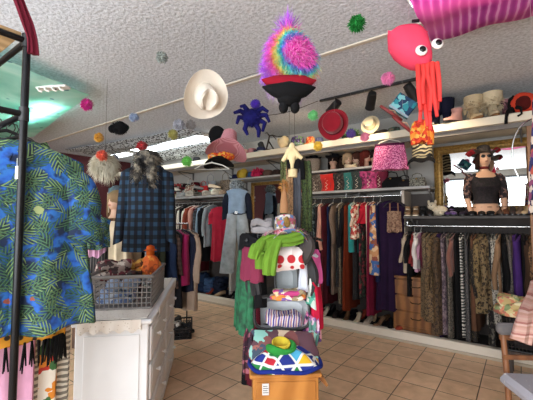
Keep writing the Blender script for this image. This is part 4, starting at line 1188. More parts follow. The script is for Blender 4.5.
# floor basket and shoes beside the dresser
fb = atz(173, 333, 0); fb = Vector((-.98+.02, 4.25, 0))
fb = atz(176, 336, 0.0)
crate(plain('#1c1b1c', .7), 'low black basket of shoes on the tiles beyond the white dresser', fb+Vector((0, .1, 0)), R(12), .34, .5, .13, 'shoe_basket', nx=10, nz=3, bar=.005, rail=.011)
cols_ = ('#1a1a1c', '#2c2624', '#151517', '#4b4640', '#b9b0a4')
for i in range(7):
    p = fb+Vector((-.1+.1*(i % 3), .0+.1*(i//3)+.02, .03+.045*(i//3)))
    shoe(plain(cols_[i % 5], .5), ['black', 'dark brown', 'black strappy', 'grey', 'pale', 'matt black', 'worn brown'][i]+' shoe heaped in the low black floor basket', p, R(40+37*i), heel=.02, kind='pump')
# ================================================================ high shelf contents (top at ZT+.09)
ZS = ZT+.092
def on(px, v, z): s = s_of(px, v); return wf(s, v, z)
def hat_on(px, label, mat, v=4.52, z=ZS, dz=0, rot=(0, 0, 0), **kw):
    p = on(px, v, z+dz); return hat('hat', mat, label, p, rot, **kw)
M_STRAW = NT('straw', .8); v = M_STRAW.co(); w = M_STRAW.n('TexWave', bands_direction='Z'); w.inputs['Scale'].default_value = 40; M_STRAW.l(v, w.inputs[0]); M_STRAW.col(M_STRAW.ramp(w.outputs[1], [(.2, '#b89b6e'), (.8, '#e0cfa8')])); M_STRAW = M_STRAW.m
PK = NT('pink_straw', .8); v = PK.co(); w = PK.n('TexWave', bands_direction='Z'); w.inputs['Scale'].default_value = 45; PK.l(v, w.inputs[0]); PK.col(PK.ramp(w.outputs[1], [(.2, '#c77a86'), (.8, '#e0a2aa')])); PK = PK.m

for px, col_, lb in ((196, '#2a2a2c', 'small black felt hat on the high shelf, farthest left of the hats there'),):
    hat_on(px, lb, cloth(col_), h=.1)
hat_on(243, 'red and white striped cap on the high shelf right of the pink straw sun hat', stripes(('#b02a3a', '#ddd2cc'), 18), h=.11, r=.11, brim=.03)
hat_on(252, 'dusty pink felt hat on the high shelf beside the striped cap', cloth('#b07a7c'), h=.12, r=.1, brim=.035, v=4.6)
hat_on(261, 'navy cap with white trim lying on the high shelf near the twisted branch', cloth('#262c48'), h=.09, r=.1, brim=.05, band=cloth('#c9c6c2'), v=4.5)
hat_on(268, 'brown woven hat on the high shelf behind the navy cap', cloth('#5d4336'), h=.10, r=.1, brim=.05, v=4.75)
hat_on(282, 'cream canvas hat leaning on the high shelf under the twisted branch', cloth('#d6c29c'), h=.13, r=.1, brim=.02, rot=(R(60), R(8), R(40)), dz=.08, v=4.48)
t = hat_on(298, 'beaded purple and green cap on the high shelf left of the orange flower hat', floral(('#3c2858', '#58804c', '#2c2440', '#7a6a9a'), 46), h=.15, r=.125, brim=.02, band=floral(('#6f8f5a', '#8a84a0', '#4d7a5a'), 60), v=4.46)
hat_on(311, 'orange red flower hat on the high shelf between beaded cap and bowler', floral(('#c2401c', '#e07a3a', '#8a2a1a', '#d8a46a'), 44), h=.13, r=.075, brim=.02, v=4.5, sx=1)
hat_on(320, 'slate blue cap on the high shelf partly behind the red bowler hat', cloth('#4f5474'), h=.11, r=.08, brim=.03, v=4.55)
hat_on(353, 'dark green feathered hat on the high shelf right of the red bowler', cloth('#263524'), h=.1, r=.11, brim=.05, curl=.03, v=4.5,
       extra=lambda t: MB().fur((0, 0, .06), (.09, .08, .06), 260, .07, .003, .1, 4).build('feathers', cloth('#55793a'), t))
hat_on(359, 'brown tweed cap behind the cream boater on the high shelf', cloth('#6b5a42'), h=.1, r=.1, brim=.03, v=4.72)
hat_on(372, 'cream straw boater standing tilted on the high shelf below the second spotlight', plain('#d8c9a8', .8), h=.085, r=.09, brim=.05, curl=0, band=cloth('#b8a888'), rot=(R(70), R(-12), R(-30)), dz=.155, v=4.47, dome=False)
hat_on(385, 'dark grey wool hat on the high shelf left of the red sandal', cloth('#2f2b2a'), h=.09, r=.09, brim=.04, v=4.6)
hat_on(396, 'green grey woven cap on the high shelf under the teal square cap', floral(('#3c5a4e', '#6b5f50', '#28302c'), 40), h=.1, r=.1, brim=.03, v=4.6)
pile(cloth('#2b2724'), 'dark folded felt beside the cream boater on the high shelf', on(381, 4.5, ZS), WROT, .16, .14, .05, seed=9)
# twisted branch
p = aty(268, 122, 5.0)
t = thing('dried_branch', 'dark twisted branch lying over the hats on the high shelf', 'branch', on(268, 4.5, ZS+.02), WROT)
m = MB(); m.tube([(-.04, 0, 0), (.0, .01, .16), (.03, 0, .24), (.10, -.02, .235), (.2, 0, .20), (.32, .01, .195), (.40, 0, .17)], [.012, .014, .013, .012, .010, .009, .006], 8)
m.tube([(.03, 0, .24), (-.02, 0, .30), (-.05, -.02, .29)], [.012, .01, .006], 7); m.tube([(.1, -.02, .235), (.13, 0, .20), (.15, .02, .16)], [.01, .007, .004], 7)
m.tube([(.0, .01, .16), (.05, .03, .08), (.10, .02, .01)], [.013, .012, .012], 7)
m.build('stem', plain('#2a2119', .9), t)
m = MB(); m.bbox(-.03, .035, -.03, .03, 0, .17, .012); m.at((0, 0, 0)).build('lantern_body', plain('#17191a', .6), t) if 0 else None
single(MB().at((0, 0, 0), (0, R(-22), 0)).bbox(-.045, .045, -.035, .035, 0, .17, .014), 'black_pouch', plain('#17191c', .6), 'black upright pouch on the high shelf under the blue spider', 'pouch', on(263, 4.5, ZS+.02), WROT)

# boots on the high shelf at the right
bcols = [(439, 4.52, cloth('#16182c'), .27, 'navy blue suede boot on the high shelf, left one of the pair', None, -20),
         (450, 4.55, cloth('#16182c'), .29, 'navy blue suede boot on the high shelf, right one of the pair', None, -5),
         (478, 4.5, cloth('#b8a585'), .25, 'shaggy cream fur boot on the high shelf, left one of the pair', 1, 8),
         (497, 4.52, cloth('#c4b496'), .26, 'shaggy cream fur boot on the high shelf, right one of the pair', 1, -4)]
for px, vv, mt, h, lb, fur, dr_ in bcols:
    one_boot(mt, lb, on(px, vv, ZS), WROT+R(20+dr_), h*1.15, fur=fur, r=.098 if fur else .088, sole=cloth('#7d5a3c') if fur else None)
one_boot(cloth('#c4938a'), 'small pale pink suede boot on the high shelf right of the navy boots', on(460, 4.46, ZS), WROT+R(-40), .17)
one_boot(floral(('#5a3440', '#8a5a60', '#3c2228'), 40), 'wine coloured patterned boot on the high shelf right of the cream fur boots', on(511, 4.55, ZS), WROT+R(10), .2)
t = thing('red_hood', 'orange red knitted hood at the right end of the high shelf', 'hood', on(528, 4.48, ZS), WROT)
MB().ball((0, 0, .11), (.13, .11, .12), 20, 12, .05, 2, 3).build('hood_body', cloth('#c8402a'), t)
MB().ball((0, -.06, .1), (.08, .07, .08), 16, 10).build('opening', cloth('#4a1210'), t)
t = thing('black_scarf', 'black knitted scarf drooping over the front edge of the high shelf', 'scarf', on(516, 4.42, ZS), WROT)
m = MB(); m.ball((0.02, .05, .1), (.055, .06, .11), 16, 10, .1, 3, 2); m.tube([(0, -.02, .05), (-.03, -.07, .02), (-.045, -.085, -.04), (-.05, -.085, -.11)], [.03, .02, .014, .016], 8)
m.tube([(.05, -.03, .06), (.08, -.08, .03), (.085, -.09, -.03), (.05, -.09, -.05)], [.024, .014, .01, .01], 8); m.build('knit', cloth('#0f0f11'), t)

# ================================================================ second shelf (z 2.25): heads, wigs, hats
Z2 = 2.252
hat_on(243, 'yellow gold felt hat lying on the grey shelf over the gold mirror', cloth('#c9a83e'), v=4.84, z=Z2, h=.12, r=.09, brim=.05, rot=(R(50), R(15), 0), dz=.07)
hat_on(236, 'dark navy hat on the grey shelf left of the yellow one', cloth('#1d2140'), v=4.8, z=Z2, h=.09, r=.1, brim=.06)
hat_on(251, 'blue green cap between the yellow and the crimson hat over the gold mirror', cloth('#2a4a6c'), v=4.8, z=Z2, h=.11, r=.08, brim=.03)
t = hat_on(258, 'crimson pink ruffled hat on the grey shelf over the gold mirror', cloth('#b82450'), v=4.8, z=Z2, h=.14, r=.1, brim=.04, extra=lambda t: MB().fur((0, 0, .08), (.11, .1, .08), 200, .04, .008, .1, 3).build('ruffles', cloth('#d8365e'), t))
hat_on(268, 'brown straw hat on the grey shelf right of the crimson ruffled hat', cloth('#6a4f44'), v=4.85, z=Z2, h=.12, r=.11, brim=.05)
hat_on(277, 'dark brown wool hat on the grey shelf left of the scarf stand', cloth('#3b2c28'), v=4.85, z=Z2, h=.11, r=.1, brim=.04)
# grey furry bag / wicker basket wig etc, px 300-400
def bag2(px, col_, lb, w=.2, h=.2, v=4.82): 
    return handbag(cloth(col_) if isinstance(col_, str) else col_, lb, on(px, v, Z2), WROT, w, h, .12)
t = thing('wig_basket', 'round tan wicker basket lined with pale cloth on the wig shelf', 'basket', on(312, 4.82, Z2), WROT)
MB().lathe([(.09, 0), (.13, .06), (.14, .14), (.13, .21), (.115, .21), (.12, .12), (.08, .03)], 26, 1.1, .8).build('wicker', leopard('#a89684', '#6e5d50', '#8a7868', 60), t)
MB().ball((0, -.06, .09), (.09, .05, .06), 16, 10).build('lining', cloth('#6e6259'), t)
hat_on(314, 'black felt hat resting on the round wicker basket', cloth('#121318'), v=4.84, z=Z2, dz=.215, h=.07, r=.09, brim=.06)
head_on_shelf(on(334, 4.8, Z2), WROT+R(20), '#1d1210', 'mannequin head with black bobbed wig under a black hat on the wig shelf', length=.2, seed=2, s=.82)
hat_on(335, 'black wide hat worn by the mannequin head with the black bob', cloth('#0e0e12'), v=4.81, z=Z2, dz=.19, h=.065, r=.095, brim=.06)
for k, (px, c_, ln, lb, rz, cu, sk) in enumerate((
    (349, '#b79a78', .12, 'mannequin head with short blonde wig on the wig shelf', 30, 1, '#d8b090'),
    (358, '#4a2c22', .2, 'mannequin head with curly dark brown wig on the wig shelf', -20, 1, '#c79f86'),
    (367, '#6a2a22', .22, 'mannequin head with long auburn wig turned sideways on the wig shelf', 60, 0, '#d09c82'),
    (376, '#2c1d1a', .24, 'mannequin head with long black brown wig at the right of the wig shelf', 10, 0, '#c79f86'))):
    head_on_shelf(on(px, 4.84+.02*(k % 2), Z2), WROT+R(rz), c_, lb, sk, ln, seed=k+4, s=.82, curl=cu)
pile(cloth('#b8a890'), 'pale cream wig folded at the front of the wig shelf', on(352, 4.72, Z2), WROT, .2, .1, .05, 'wig', 'wig', 2, 7)
t = thing('wig', 'brown curly wig lying on the wig shelf behind the blonde one', 'wig', on(344, 4.9, Z2-.012), WROT)
MB().ball((0, 0, .1), (.12, .1, .1), 18, 12, .1, 3, 4).fur((0, 0, .1), (.11, .1, .1), 400, .05, .006, .5, 4).build('hair', cloth('#3a2a22'), t)
hat_on(392, 'black leather cap at the right end of the wig shelf behind the pink skirt', cloth('#141416'), v=4.9, z=Z2, h=.12, r=.1, brim=.04)

# ================================================================ corsets and bags on the shelf above the middle rail (z 1.93)
Z3 = 1.932
def corset(px, mat, lb, w=.26, h=.26, v=4.78, rz=0, lace_=True):
    w *= 1.12; h *= 1.0
    t = thing('corset', lb, 'corset', on(px, v, Z3), WROT+rz)
    rings = []
    for q in range(11):
        k = q/10; a = w/2*(.92-.2*math.sin(PI*min(1, k*1.3))+.12*k*k); b = a*.62
        rings.append([(a*math.cos(p), b*math.sin(p)*(1+.18*(k > .7)*(math.sin(p) < 0)*abs(math.cos(p))), h*k+(.02*abs(math.cos(p)) if k == 1 else 0)) for p in [2*PI*j/32 for j in range(32)]])
    MB().loft(rings, cap1=True).build('corset_body', mat, t)
    if lace_:
        m = MB()
        for q in range(8):
            z = .02+q*h*.11; sx = .018*(-1)**q; a = w*.5*.62*(.92-.2*math.sin(PI*min(1, z/h*1.3)))
            m.tube([(-sx, -a-.004, z), (sx, -a-.004, z+h*.1)], .0028, 5)
        m.build('lacing', plain('#c8b8a8', .6), t)
    for k in (-1, 1):
        a = w/2*.72
        MB().tube([(k*a*.6, -a*.62*.8-.006, h*(.03+.14*q)) for q in range(8)], .0035, 6).build('boning', plain('#1a1618', .6), t)
    return t
corset(306, cloth('#a2442c', sheen=.5), 'rust orange corset at the left end of the corset row', .22, .24)
corset(317, leopard('#4a3d36', '#131113', '#c5b8a8', 26), 'black and white patterned corset right of the rust orange one', .25, .26)
corset(329, cloth('#b52420', sheen=.6), 'bright red satin corset in the corset row above the middle rail', .26, .25)
corset(341, floral(('#2a2220', '#4a3a30', '#14110f'), 50), 'dark brown brocade corset right of the bright red one', .24, .25)
corset(350, cloth('#2e6a66', sheen=.5), 'teal satin corset in the middle of the corset row', .22, .25)
corset(359, leopard('#26302e', '#0e0f10', '#4a5a55', 30), 'dark green black corset right of the teal one', .24, .26)
corset(371, floral(('#8a2456', '#5c1a3c', '#a83a6c'), 36), 'raspberry pink ruffled corset right of the dark green one', .3, .24)
corset(381, cloth('#5a1a30'), 'wine red corset half behind the black bag in the corset row', .2, .22)
for k, (px, lb, w_) in enumerate(((392, 'black slouchy bag on the shelf below the pink skirt', .3), (405, 'black lace purse right of the slouchy bag below the pink skirt', .22), (418, 'black and white spotted purse below the zebra print bag', .22))):
    handbag([cloth('#111013'), cloth('#18161a'), leopard('#8a8678', '#141414', '#333333', 30)][k], lb, on(px, 4.78, Z3), WROT, w_, [.15, .11, .12][k], .12)

# ================================================================ left shelf heap (z 1.97)
Z4 = 1.972
hd = [(170, '#8c2d2c', 'rust red woven hat'), (182, '#7a6a5c', 'taupe felt hat'), (188, '#4a4644', 'charcoal cloche hat')]
t = thing('wreath', 'red flower wreath standing on the far left shelf beside the plaid coat', 'wreath', on(177, 4.85, Z4+.17), WROT)
m = MB(); rnd = random.Random(4)
for k in range(60):
    a = 2*PI*k/60; m.ball((.12*math.cos(a)+rnd.uniform(-.02, .02), rnd.uniform(-.025, .025), .12*math.sin(a)+rnd.uniform(-.02, .02)), rnd.uniform(.016, .03), 7, 5)
m.build('flowers', floral(('#9a2c30', '#5a2420', '#b84a48', '#3a3a2a'), 30), t)
MB().tube([(0, .02, .1), (0, .1, .16), (0, .2, .17)], .004, 6).build('hook', M_STR, t)
hat_on(186, 'black and red trimmed hat at the back of the far left shelf', cloth('#2a1a1e'), v=4.9, z=Z4, dz=.18, h=.12, r=.11, brim=.07, band=cloth('#9a2838'))
hat_on(195, 'dark maroon hat on top of the heap on the far left shelf', cloth('#54141e'), v=4.92, z=Z4, dz=.2, h=.12, r=.12, brim=.06)
handbag(floral(('#b0a090', '#8a5a4a', '#d0c4b4', '#6a6a60'), 24), 'beige flowered bag on the far left shelf', on(190, 4.8, Z4), WROT, .3, .26, .16)
handbag(cloth('#a82a2c'), 'red handbag on the far left shelf in front of the grey one', on(203, 4.72, Z4), WROT, .26, .2, .12)
handbag(cloth('#8b8d92'), 'grey ruffled handbag on the far left shelf', on(210, 4.84, Z4), WROT, .32, .3, .16)
handbag(leopard('#8a7a68', '#3a3028', '#5c4c3e', 30), 'brown patterned handbag at the right of the far left shelf', on(225, 4.86, Z4), WROT, .28, .3, .14)
for k, (px, c_, lb) in enumerate(((172, '#c7b898', 'cream cloth folded at the left end of the far left shelf'), (181, '#8e8e8c', 'grey cloth folded low on the far left shelf'), (190, '#a39c90', 'stone grey cloth in the middle of the far left shelf'),
                                  (199, '#4a463f', 'dark olive cloth folded on the far left shelf'), (207, '#b0a99c', 'pale grey purse flat on the far left shelf'), (216, '#cfc6b4', 'ivory cloth at the front of the far left shelf'), (223, '#a89078', 'tan cloth at the right end of the far left shelf'))):
    pile(cloth(c_), lb, on(px, 4.66, Z4), WROT+R(k*17), .2, .14, .07+.015*(k % 3), 'folded_cloth', 'cloth', 2, k+40)
for k, px in enumerate((176, 198, 214)):
    shoe(cloth(['#d0c8ba', '#7a7672', '#e0ccb0'][k]), ['ivory', 'grey', 'sand coloured'][k]+' shoe laid on the cloths of the far left shelf', on(px, 4.66, Z4+.115), WROT+R(80+20*k), heel=.02)

# ================================================================ gold mirror between left and middle rails
def mirror(s0, s1, z0, z1, v, label, fw=.06):
    t = thing('framed_mirror', label, 'mirror', wf((s0+s1)/2, v, (z0+z1)/2), WROT)
    W, H = (s1-s0)/2, (z1-z0)/2
    mm = NT('mirror_glass', .015); mm.b.inputs['Metallic'].default_value = 1; mm.b.inputs['Base Color'].default_value = (.82, .85, .84, 1)
    MB().box(-W+fw*.8, W-fw*.8, -.006, .004, -H+fw*.8, H-fw*.8).build('mirror_glass', mm.m, t, smooth=False)
    prof = [(0, .0), (.0, -.035), (.25, -.045), (.5, -.028), (.75, -.03), (1.0, -.012), (1.0, .0)]
    m = MB(); rings = []
    for cx, cz in ((-1, -1), (1, -1), (1, 1), (-1, 1), (-1, -1)):
        rings.append([(cx*(W-fw*q), y, cz*(H-fw*q)) for q, y in prof])
    m.loft(rings, True, False, False); m.build('frame', M_GOLD, t, smooth=False)
    return t
mirror(s_of(252, 5.0), s_of(291, 5.0), 1.2, 2.19, 5.0, 'small gold framed mirror between the denim overalls and the scarf stand', .055)
mirror(s_of(436, 5.0), s_of(566, 5.0), 1.57, 2.46, 5.0, 'large gold framed mirror behind the mannequin torso', .10)

# denim overalls
dn = cloth('#8fa7c2'); pd = cloth('#a9b4bd', .25); nv = cloth('#1c2230')
p = on(237, 4.5, 2.16)
t = thing('denim_outfit', 'pale denim overalls with dark belt hanging beside the gold mirror', 'overalls', p, WROT+R(32))
body_loft(.42, .38, .30, .13, .08, .3, .30, 3, 4, .1, -.12).build('denim_top', dn, t)
for sd in (-1, 1): sleeve(sd, .48, .40, r=.07, top=-.12, slope=.3, neck=.08, seed=3, out=.06).build('sleeve', nv, t)
MB().lathe([(.158, -.57), (.165, -.56), (.165, -.51), (.158, -.50)], 28, 1, .52).build('belt', nv, t)
MB().at((0, -.09, -.535), (0, 0, 0)).bbox(-.03, .03, -.008, .008, -.025, .025, .004).build('buckle', M_CHROME, t)
for sd in (-1, 1):
    rings = []
    for q in range(14):
        k = q/13; cx = sd*(.075+.10*k); a = .095-.0*k+.035*k
        rings.append([(cx+a*math.cos(2*PI*j/18), .075*math.sin(2*PI*j/18)*(1+.1*math.sin(k*15))+.01*math.sin(k*9+sd), -.55-1.02*k) for j in range(18)])
    MB().loft(rings).build('trouser_leg', pd, t)
MB().ball((0, 0, -.055), (.11, .09, .075), 18, 12, .12, 3, 4).fur((0, 0, -.05), (.11, .09, .07), 240, .04, .007, .3, 8).build('ruffled_collar', leopard('#9aa5ac', '#2c3036', '#5a646c', 24), t)
hanger(p, WROT+R(32), '#1a1a1a', 'hanger holding the pale denim overalls', None)
t = thing('paper_lamp', 'white crumpled cloth pillow on the grey shelf edge above the denim overalls', 'cloth', on(239, 4.72, Z2-.16), WROT) if 0 else None

# hanging pink skirt and zebra bag from the high shelf
p = on(391, 4.33, ZT+.06)
sk = NT('pink_speckled', .85); v = sk.co(); sk.col(sk.ramp(sk.noise(v, 75, 2), [(.42, '#8a2a5c'), (.5, '#cf5a92'), (.62, '#e49ab8')]))
garment('skirt', 'skirt', sk.m, 'bright pink speckled skirt hanging from the edge of the high shelf', 'skirt', p+Vector((0, 0, -.045)), WROT+R(14), L=.30, w=.35, hem=.44, th=.08, trim=cloth('#4a1838'))
hanger(p+Vector((0, 0, -.0)), WROT+R(14), '#b8b2a8', 'hanger holding the bright pink speckled skirt', None, w=.34)
p = on(424, 4.34, ZT+.05)
t = thing('zebra_bag', 'cream and black zebra print bag hanging below the orange patterned sleeves', 'handbag', p, WROT)
MB().lathe([(.10, -.36), (.115, -.34), (.112, -.2), (.1, -.12), (.07, -.07), (.03, -.05), (.01, -.05)], 26, 1, .5).build('bag_body', zebra('#a89a78', '#0d0c0c', 7, 10), t)
MB().sheet(lambda u, v: ((-.15+.30*u), -.07-.02*v, -.34-.045*v-.05*(abs(u-.5)*2)**2+.02*math.sin(u*9)), 14, 4, .01).build('brim_flap', cloth('#121214'), t)
MB().tube([(-.03, 0, -.06), (-.02, 0, -.02), (0, 0, -.0), (.02, 0, -.02), (.03, 0, -.06)], .005, 6).build('handle', M_BLACK, t)
MB().ball((0, -.04, -.11), (.06, .04, .045), 14, 8, .1, 3, 2).build('bow', cloth('#141414'), t)

# ================================================================ right dark shelf: shoes and mannequin
Z5 = 1.552
for k, (px, c_, lb, kind) in enumerate((
    (408, '#8a6e52', 'tan brown shoe with pale sole, leftmost on the dark shelf', 'flat'), (416, '#7c6248', 'tan brown shoe with pale sole, second on the dark shelf', 'flat'),
    (423, '#1b1a1a', 'black laced ankle shoe, third on the dark shelf', 'flat'), (430, '#201c1b', 'black laced ankle shoe, fourth on the dark shelf', 'flat'))):
    t = shoe(cloth(c_), lb, on(px, 4.70, Z5), WROT+R(12), kind=kind, sole=plain('#d8cdb8', .6) if k < 2 else M_BLACK)
    a = MB(); a.lathe([(.036, .05), (.038, .09), (.036, .125), (.03, .125), (.028, .06)], 16, 1, 1.3); a.v = [Vector((v.x, v.y+.055, v.z)) for v in a.v]
    a = a.build('ankle_shaft', cloth(c_), t)
    m = MB()
    for q in range(4): m.tube([(-.02, -.03+.018*q, .065+.016*q), (.02, -.022+.018*q, .07+.016*q)], .003, 5)
    m.build('laces', plain('#cfc3ae' if k < 2 else '#3a3838', .7), a)
t = thing('stuffed_toy', 'cream white plush animal lying on the dark shelf under the gold mirror frame', 'plush toy', on(440, 4.72, Z5), WROT+R(-20))
m = MB(); m.ball((0, 0, .06), (.10, .08, .065), 18, 12, .05, 3, 2); m.ball((-.08, -.03, .12), (.055, .055, .05), 14, 10)
m.fur((0, 0, .06), (.1, .08, .065), 300, .018, .003, .2, 2); m.build('body', cloth('#cdbfa6'), t)
for sd in (-1, 1):
    MB().ball((-.08+.045*sd, -.03, .17), (.016, .01, .03), 10, 8).build('ear', cloth('#bfae94'), t)
    MB().ball((.07*sd, -.08, .03), (.028, .05, .026), 12, 8).build('paw', cloth('#cdbfa6'), t)
    MB().ball((-.08+.02*sd, -.08, .13), .007, 8, 6).build('eye', M_BLACK, t)
for k, (px, c_, lb) in enumerate(((447, '#4a3560', 'dark purple satin shoe on the dark shelf, left one'), (453, '#5a4072', 'dark purple satin shoe on the dark shelf, right one'))):
    shoe(cloth(c_, sheen=.6), lb, on(px, 4.68, Z5), WROT+R(15), heel=.06, kind='pump')
pile(cloth('#141214'), 'black lace cloth spread on the dark shelf left of the mannequin torso', on(459, 4.80, Z5), WROT, .5, .24, .10, seed=4)
for k, (px, c_) in enumerate(((500, '#4a3c34'), (506, '#5e3c2c'), (513, '#3a3230'), (520, '#6a584a'), (527, '#b09a7c'))):
    shoe(cloth(c_), ['dark grey brown', 'reddish brown', 'nearly black', 'taupe', 'beige'][k]+' shoe on the dark shelf right of the mannequin torso', on(px, 4.68, Z5), WROT+R(10-5*k), heel=.03, kind='pump')
for k, (px, c_) in enumerate(((466, '#2c2430'), (474, '#1b1a1c'), (482, '#241e1c'), (490, '#171618'))):
    shoe(cloth(c_), ['plum black', 'glossy black', 'brown black', 'jet black'][k]+' shoe on the dark shelf at the foot of the mannequin torso', on(px, 4.63, Z5), WROT+R(-15+9*k), heel=.03, kind='pump')

# mannequin torso
mp = on(486, 4.72, Z5)
t = thing('mannequin', 'mannequin torso in black lace top and wide brimmed hat before the large mirror', 'mannequin', mp, WROT+R(22))
rings = []
for z, a, b, dy in ((0, .155, .11, 0), (.06, .165, .115, 0), (.12, .15, .10, 0), (.20, .122, .082, 0), (.28, .13, .085, 0), (.36, .15, .112, -.02), (.42, .155, .11, -.015), (.50, .165, .085, 0), (.54, .13, .065, 0), (.565, .07, .052, 0), (.59, .05, .048, 0), (.64, .047, .046, 0),
                    (.655, .055, .06, -.005), (.675, .062, .075, -.01), (.71, .074, .088, -.008), (.75, .08, .093, 0), (.79, .076, .09, 0), (.83, .055, .07, .005), (.852, .02, .03, .005)):
    ring = []
    for j in range(36):
        p = 2*PI*j/36; x = a*math.cos(p); y = b*math.sin(p)+dy
        d = abs(p-1.5*PI)
        if z in (.71,) and d < .3: y -= .022*(1-d/.3)
        if z == .36 and math.sin(p) < -.2: y -= .012*max(0, math.cos((abs(x)-.075)/.05))
        ring.append((x, y, z))
    rings.append(ring)
m = MB().loft(rings)
for sd in (-1, 1):
    m.tube([(sd*.15, 0, .50), (sd*.19, .0, .46), (sd*.21, .01, .34), (sd*.215, .0, .22), (sd*.20, -.04, .1), (sd*.19, -.06, .04)], [.04, .047, .042, .036, .03, .026], 14)
m.build('body', plain('#d0a283', .45, var=.03), t)
lc = floral(('#151013', '#241a20', '#0f0c0e'), 70)
rings = []
for z, a, b, dy in ((.15, .148, .10, 0), (.20, .135, .094, 0), (.28, .142, .10, -.005), (.36, .17, .15, -.026), (.42, .17, .13, -.018), (.48, .172, .098, 0), (.52, .16, .08, 0), (.545, .13, .07, 0)):
    rings.append([(a*math.cos(2*PI*j/36), b*math.sin(2*PI*j/36)+dy-(.0 if z > .5 else .006), z+(-.06*max(0, -math.sin(2*PI*j/36))**4 if z > .5 else 0)) for j in range(36)])
MB().loft(rings).build('lace_top', lc, t)
for sd in (-1, 1):
    MB().tube([(sd*.15, 0, .515), (sd*.19, .0, .47), (sd*.21, .01, .34), (sd*.216, .0, .22)], [.047, .055, .051, .045], 14).build('mesh_sleeve', floral(('#2a1c22', '#7a5a50', '#1a1216'), 40), t)
MB().lathe([(.052, .595), (.058, .6), (.057, .625), (.051, .63)], 20).build('choker', cloth('#5e2020'), t)
MB().tube([(.07*math.cos(a), -.02-.075*abs(math.sin(a)), .555-.09*abs(math.sin(a))) for a in [PI+PI*k/14 for k in range(15)]], .005, 6).build('necklace', M_GOLD, t)
for sd in (-1, 1): MB().ball((sd*.034, -.088, .757), (.028, .012, .02), 12, 8).build('sunglass_lens', M_BLACK, t)
MB().ball((0, -.095, .69), (.02, .008, .006), 10, 6).build('lips', plain('#7a2c30', .4), t)
m = MB()
for a0 in range(20):
    a = .15*PI+1.7*PI*a0/26-PI*.5+PI*.65
    if math.sin(a) < -.55: continue
    m.tube([(.07*math.cos(a), .08*math.sin(a), .80), (.085*math.cos(a), .1*math.sin(a), .74), (.09*math.cos(a), .105*math.sin(a), .66), (.1*math.cos(a), .1*math.sin(a), .60)], [.016, .018, .014, .006], 6)
m.build('hair', cloth('#24130f'), t)
MB().at((0, 0, 0)).tube([(0, .1, .0), (0, .1, .0)], .01) if 0 else None
MB().lathe([(.17, 0), (.17, .012), (.05, .02)], 24, 1, .8).build('stand_base', M_BLACK, t)
hat('hat', leopard('#4a4038', '#1a1512', '#6a5a4a', 30), 'wide brown hat with flowers worn by the mannequin torso', mp+Vector((0, 0, .715)), (R(-4), 0, WROT+R(22)), r=.088, h=.10, brim=.085, curl=.03, band=cloth('#1a1412'),
    extra=lambda t: [MB().ball(c_, (.035, .03, .03), 10, 8, .2, 4, 1).build('flower', cloth('#7c1c22'), t) for c_ in ((.12, -.06, .03), (-.12, -.05, .03), (-.15, 0, .01))])

mann = [o for o in bpy.data.objects if o.name == 'mannequin'][0]; mann.scale = (.88, .88, .90)
# ================================================================ wooden dresser under the short rail
dz = .70
p = on(417, 4.82, .087)
W2 = 1.02*.5
dr2 = thing('wooden_dresser', 'brown wooden chest of drawers under the short tops, left of the leopard prints', 'dresser', p, WROT)
wd2 = wood('#6a4120', '#8e5c30', 3, .45)
MB().bbox(-.27, .30, -.20, .20, .05, dz-.03, .004).build('carcass', wd2, dr2)
MB().bbox(-.29, .32, -.22, .21, dz-.03, dz, .006).build('top_board', wd2, dr2)
for k in range(3):
    z0 = .08+k*.197
    d = MB().bbox(-.25, .28, -.216, -.20, z0, z0+.18, .005).build('drawer', wd2, dr2)
    MB().tube([(-.05, -.222, z0+.11), (-.03, -.24, z0+.10), (.05, -.24, z0+.10), (.07, -.222, z0+.11)], .006, 7).build('handle', plain('#3a2c1c', .4, .8), d)
MB().loft([[(x, y, z) for x, z in ((-.27, .05), (-.27, 0), (-.2, 0), (-.14, .03), (0, .02), (.14, .03), (.22, 0), (.30, 0), (.30, .05))] for y in (-.2, -.18)]).build('apron', wd2, dr2, smooth=False)

for k, (px, c_) in enumerate(((204, '#20304c'), (212, '#3c5478'), (221, '#1a2234'))):
    pile(cloth(c_), ['dark indigo', 'mid blue', 'blue black'][k]+' jeans stacked on the platform under the far left rail', on(px, 4.88, .087), WROT, .3, .26, [.34, .26, .3][k], 'folded_jeans', 'jeans', 4, k+60)
# shoes on the platform
rnd = random.Random(12)
pc = ['#c8b89c', '#1c1a1a', '#6a4c34', '#b09474', '#2a2422', '#8c3a2a', '#d0c4b0', '#141416', '#7a5c44', '#3c2c24', '#a89888', '#242022']
pw_ = ['cream', 'black', 'chestnut brown', 'sand', 'charcoal brown', 'brick red', 'ivory', 'jet black', 'tan', 'dark brown', 'stone grey', 'soot black']
below = {0: 'below the far left rail', 1: 'below the middle rail'}
adj = ['worn', 'polished', 'scuffed', 'narrow', 'strappy', 'dusty', 'pointed']
def shname(i, k): return '%s %s %s' % (adj[(i*3+i//7) % 7], pw_[(i*5+i//12) % 12], 'pump' if k % 3 else 'flat shoe')
i = 0
for lo, hi, n, w_, vr in ((204, 262, 12, 0, 4.74), (316, 402, 16, 1, 4.70)):
    for k in range(n):
        px = lo+(hi-lo)*(k+.5)/n; kd = 'pump' if k % 3 else 'flat'
        lab = '%s on platform %s, %s' % (shname(i, k).split(' ', 1)[1], below[w_], 'by the '+shname(i-1, k-1).split(' ', 1)[1] if k else 'the leftmost shoe there')
        shoe(cloth(pc[(i*5+i//12) % 12]), lab, on(px, vr-.02 if k % 2 else vr+.19, .087), WROT+R(rnd.uniform(-15, 15)), heel=.05 if kd == 'pump' else .015, kind=kd)
        i += 1
for k, px in enumerate((412, 421)):
    shoe(cloth('#1a191b'), 'black flat shoe lying before the wooden dresser, '+('left one' if k == 0 else 'right one'), on(px, 4.66, .087), WROT+R(95), kind='pump', heel=.015)
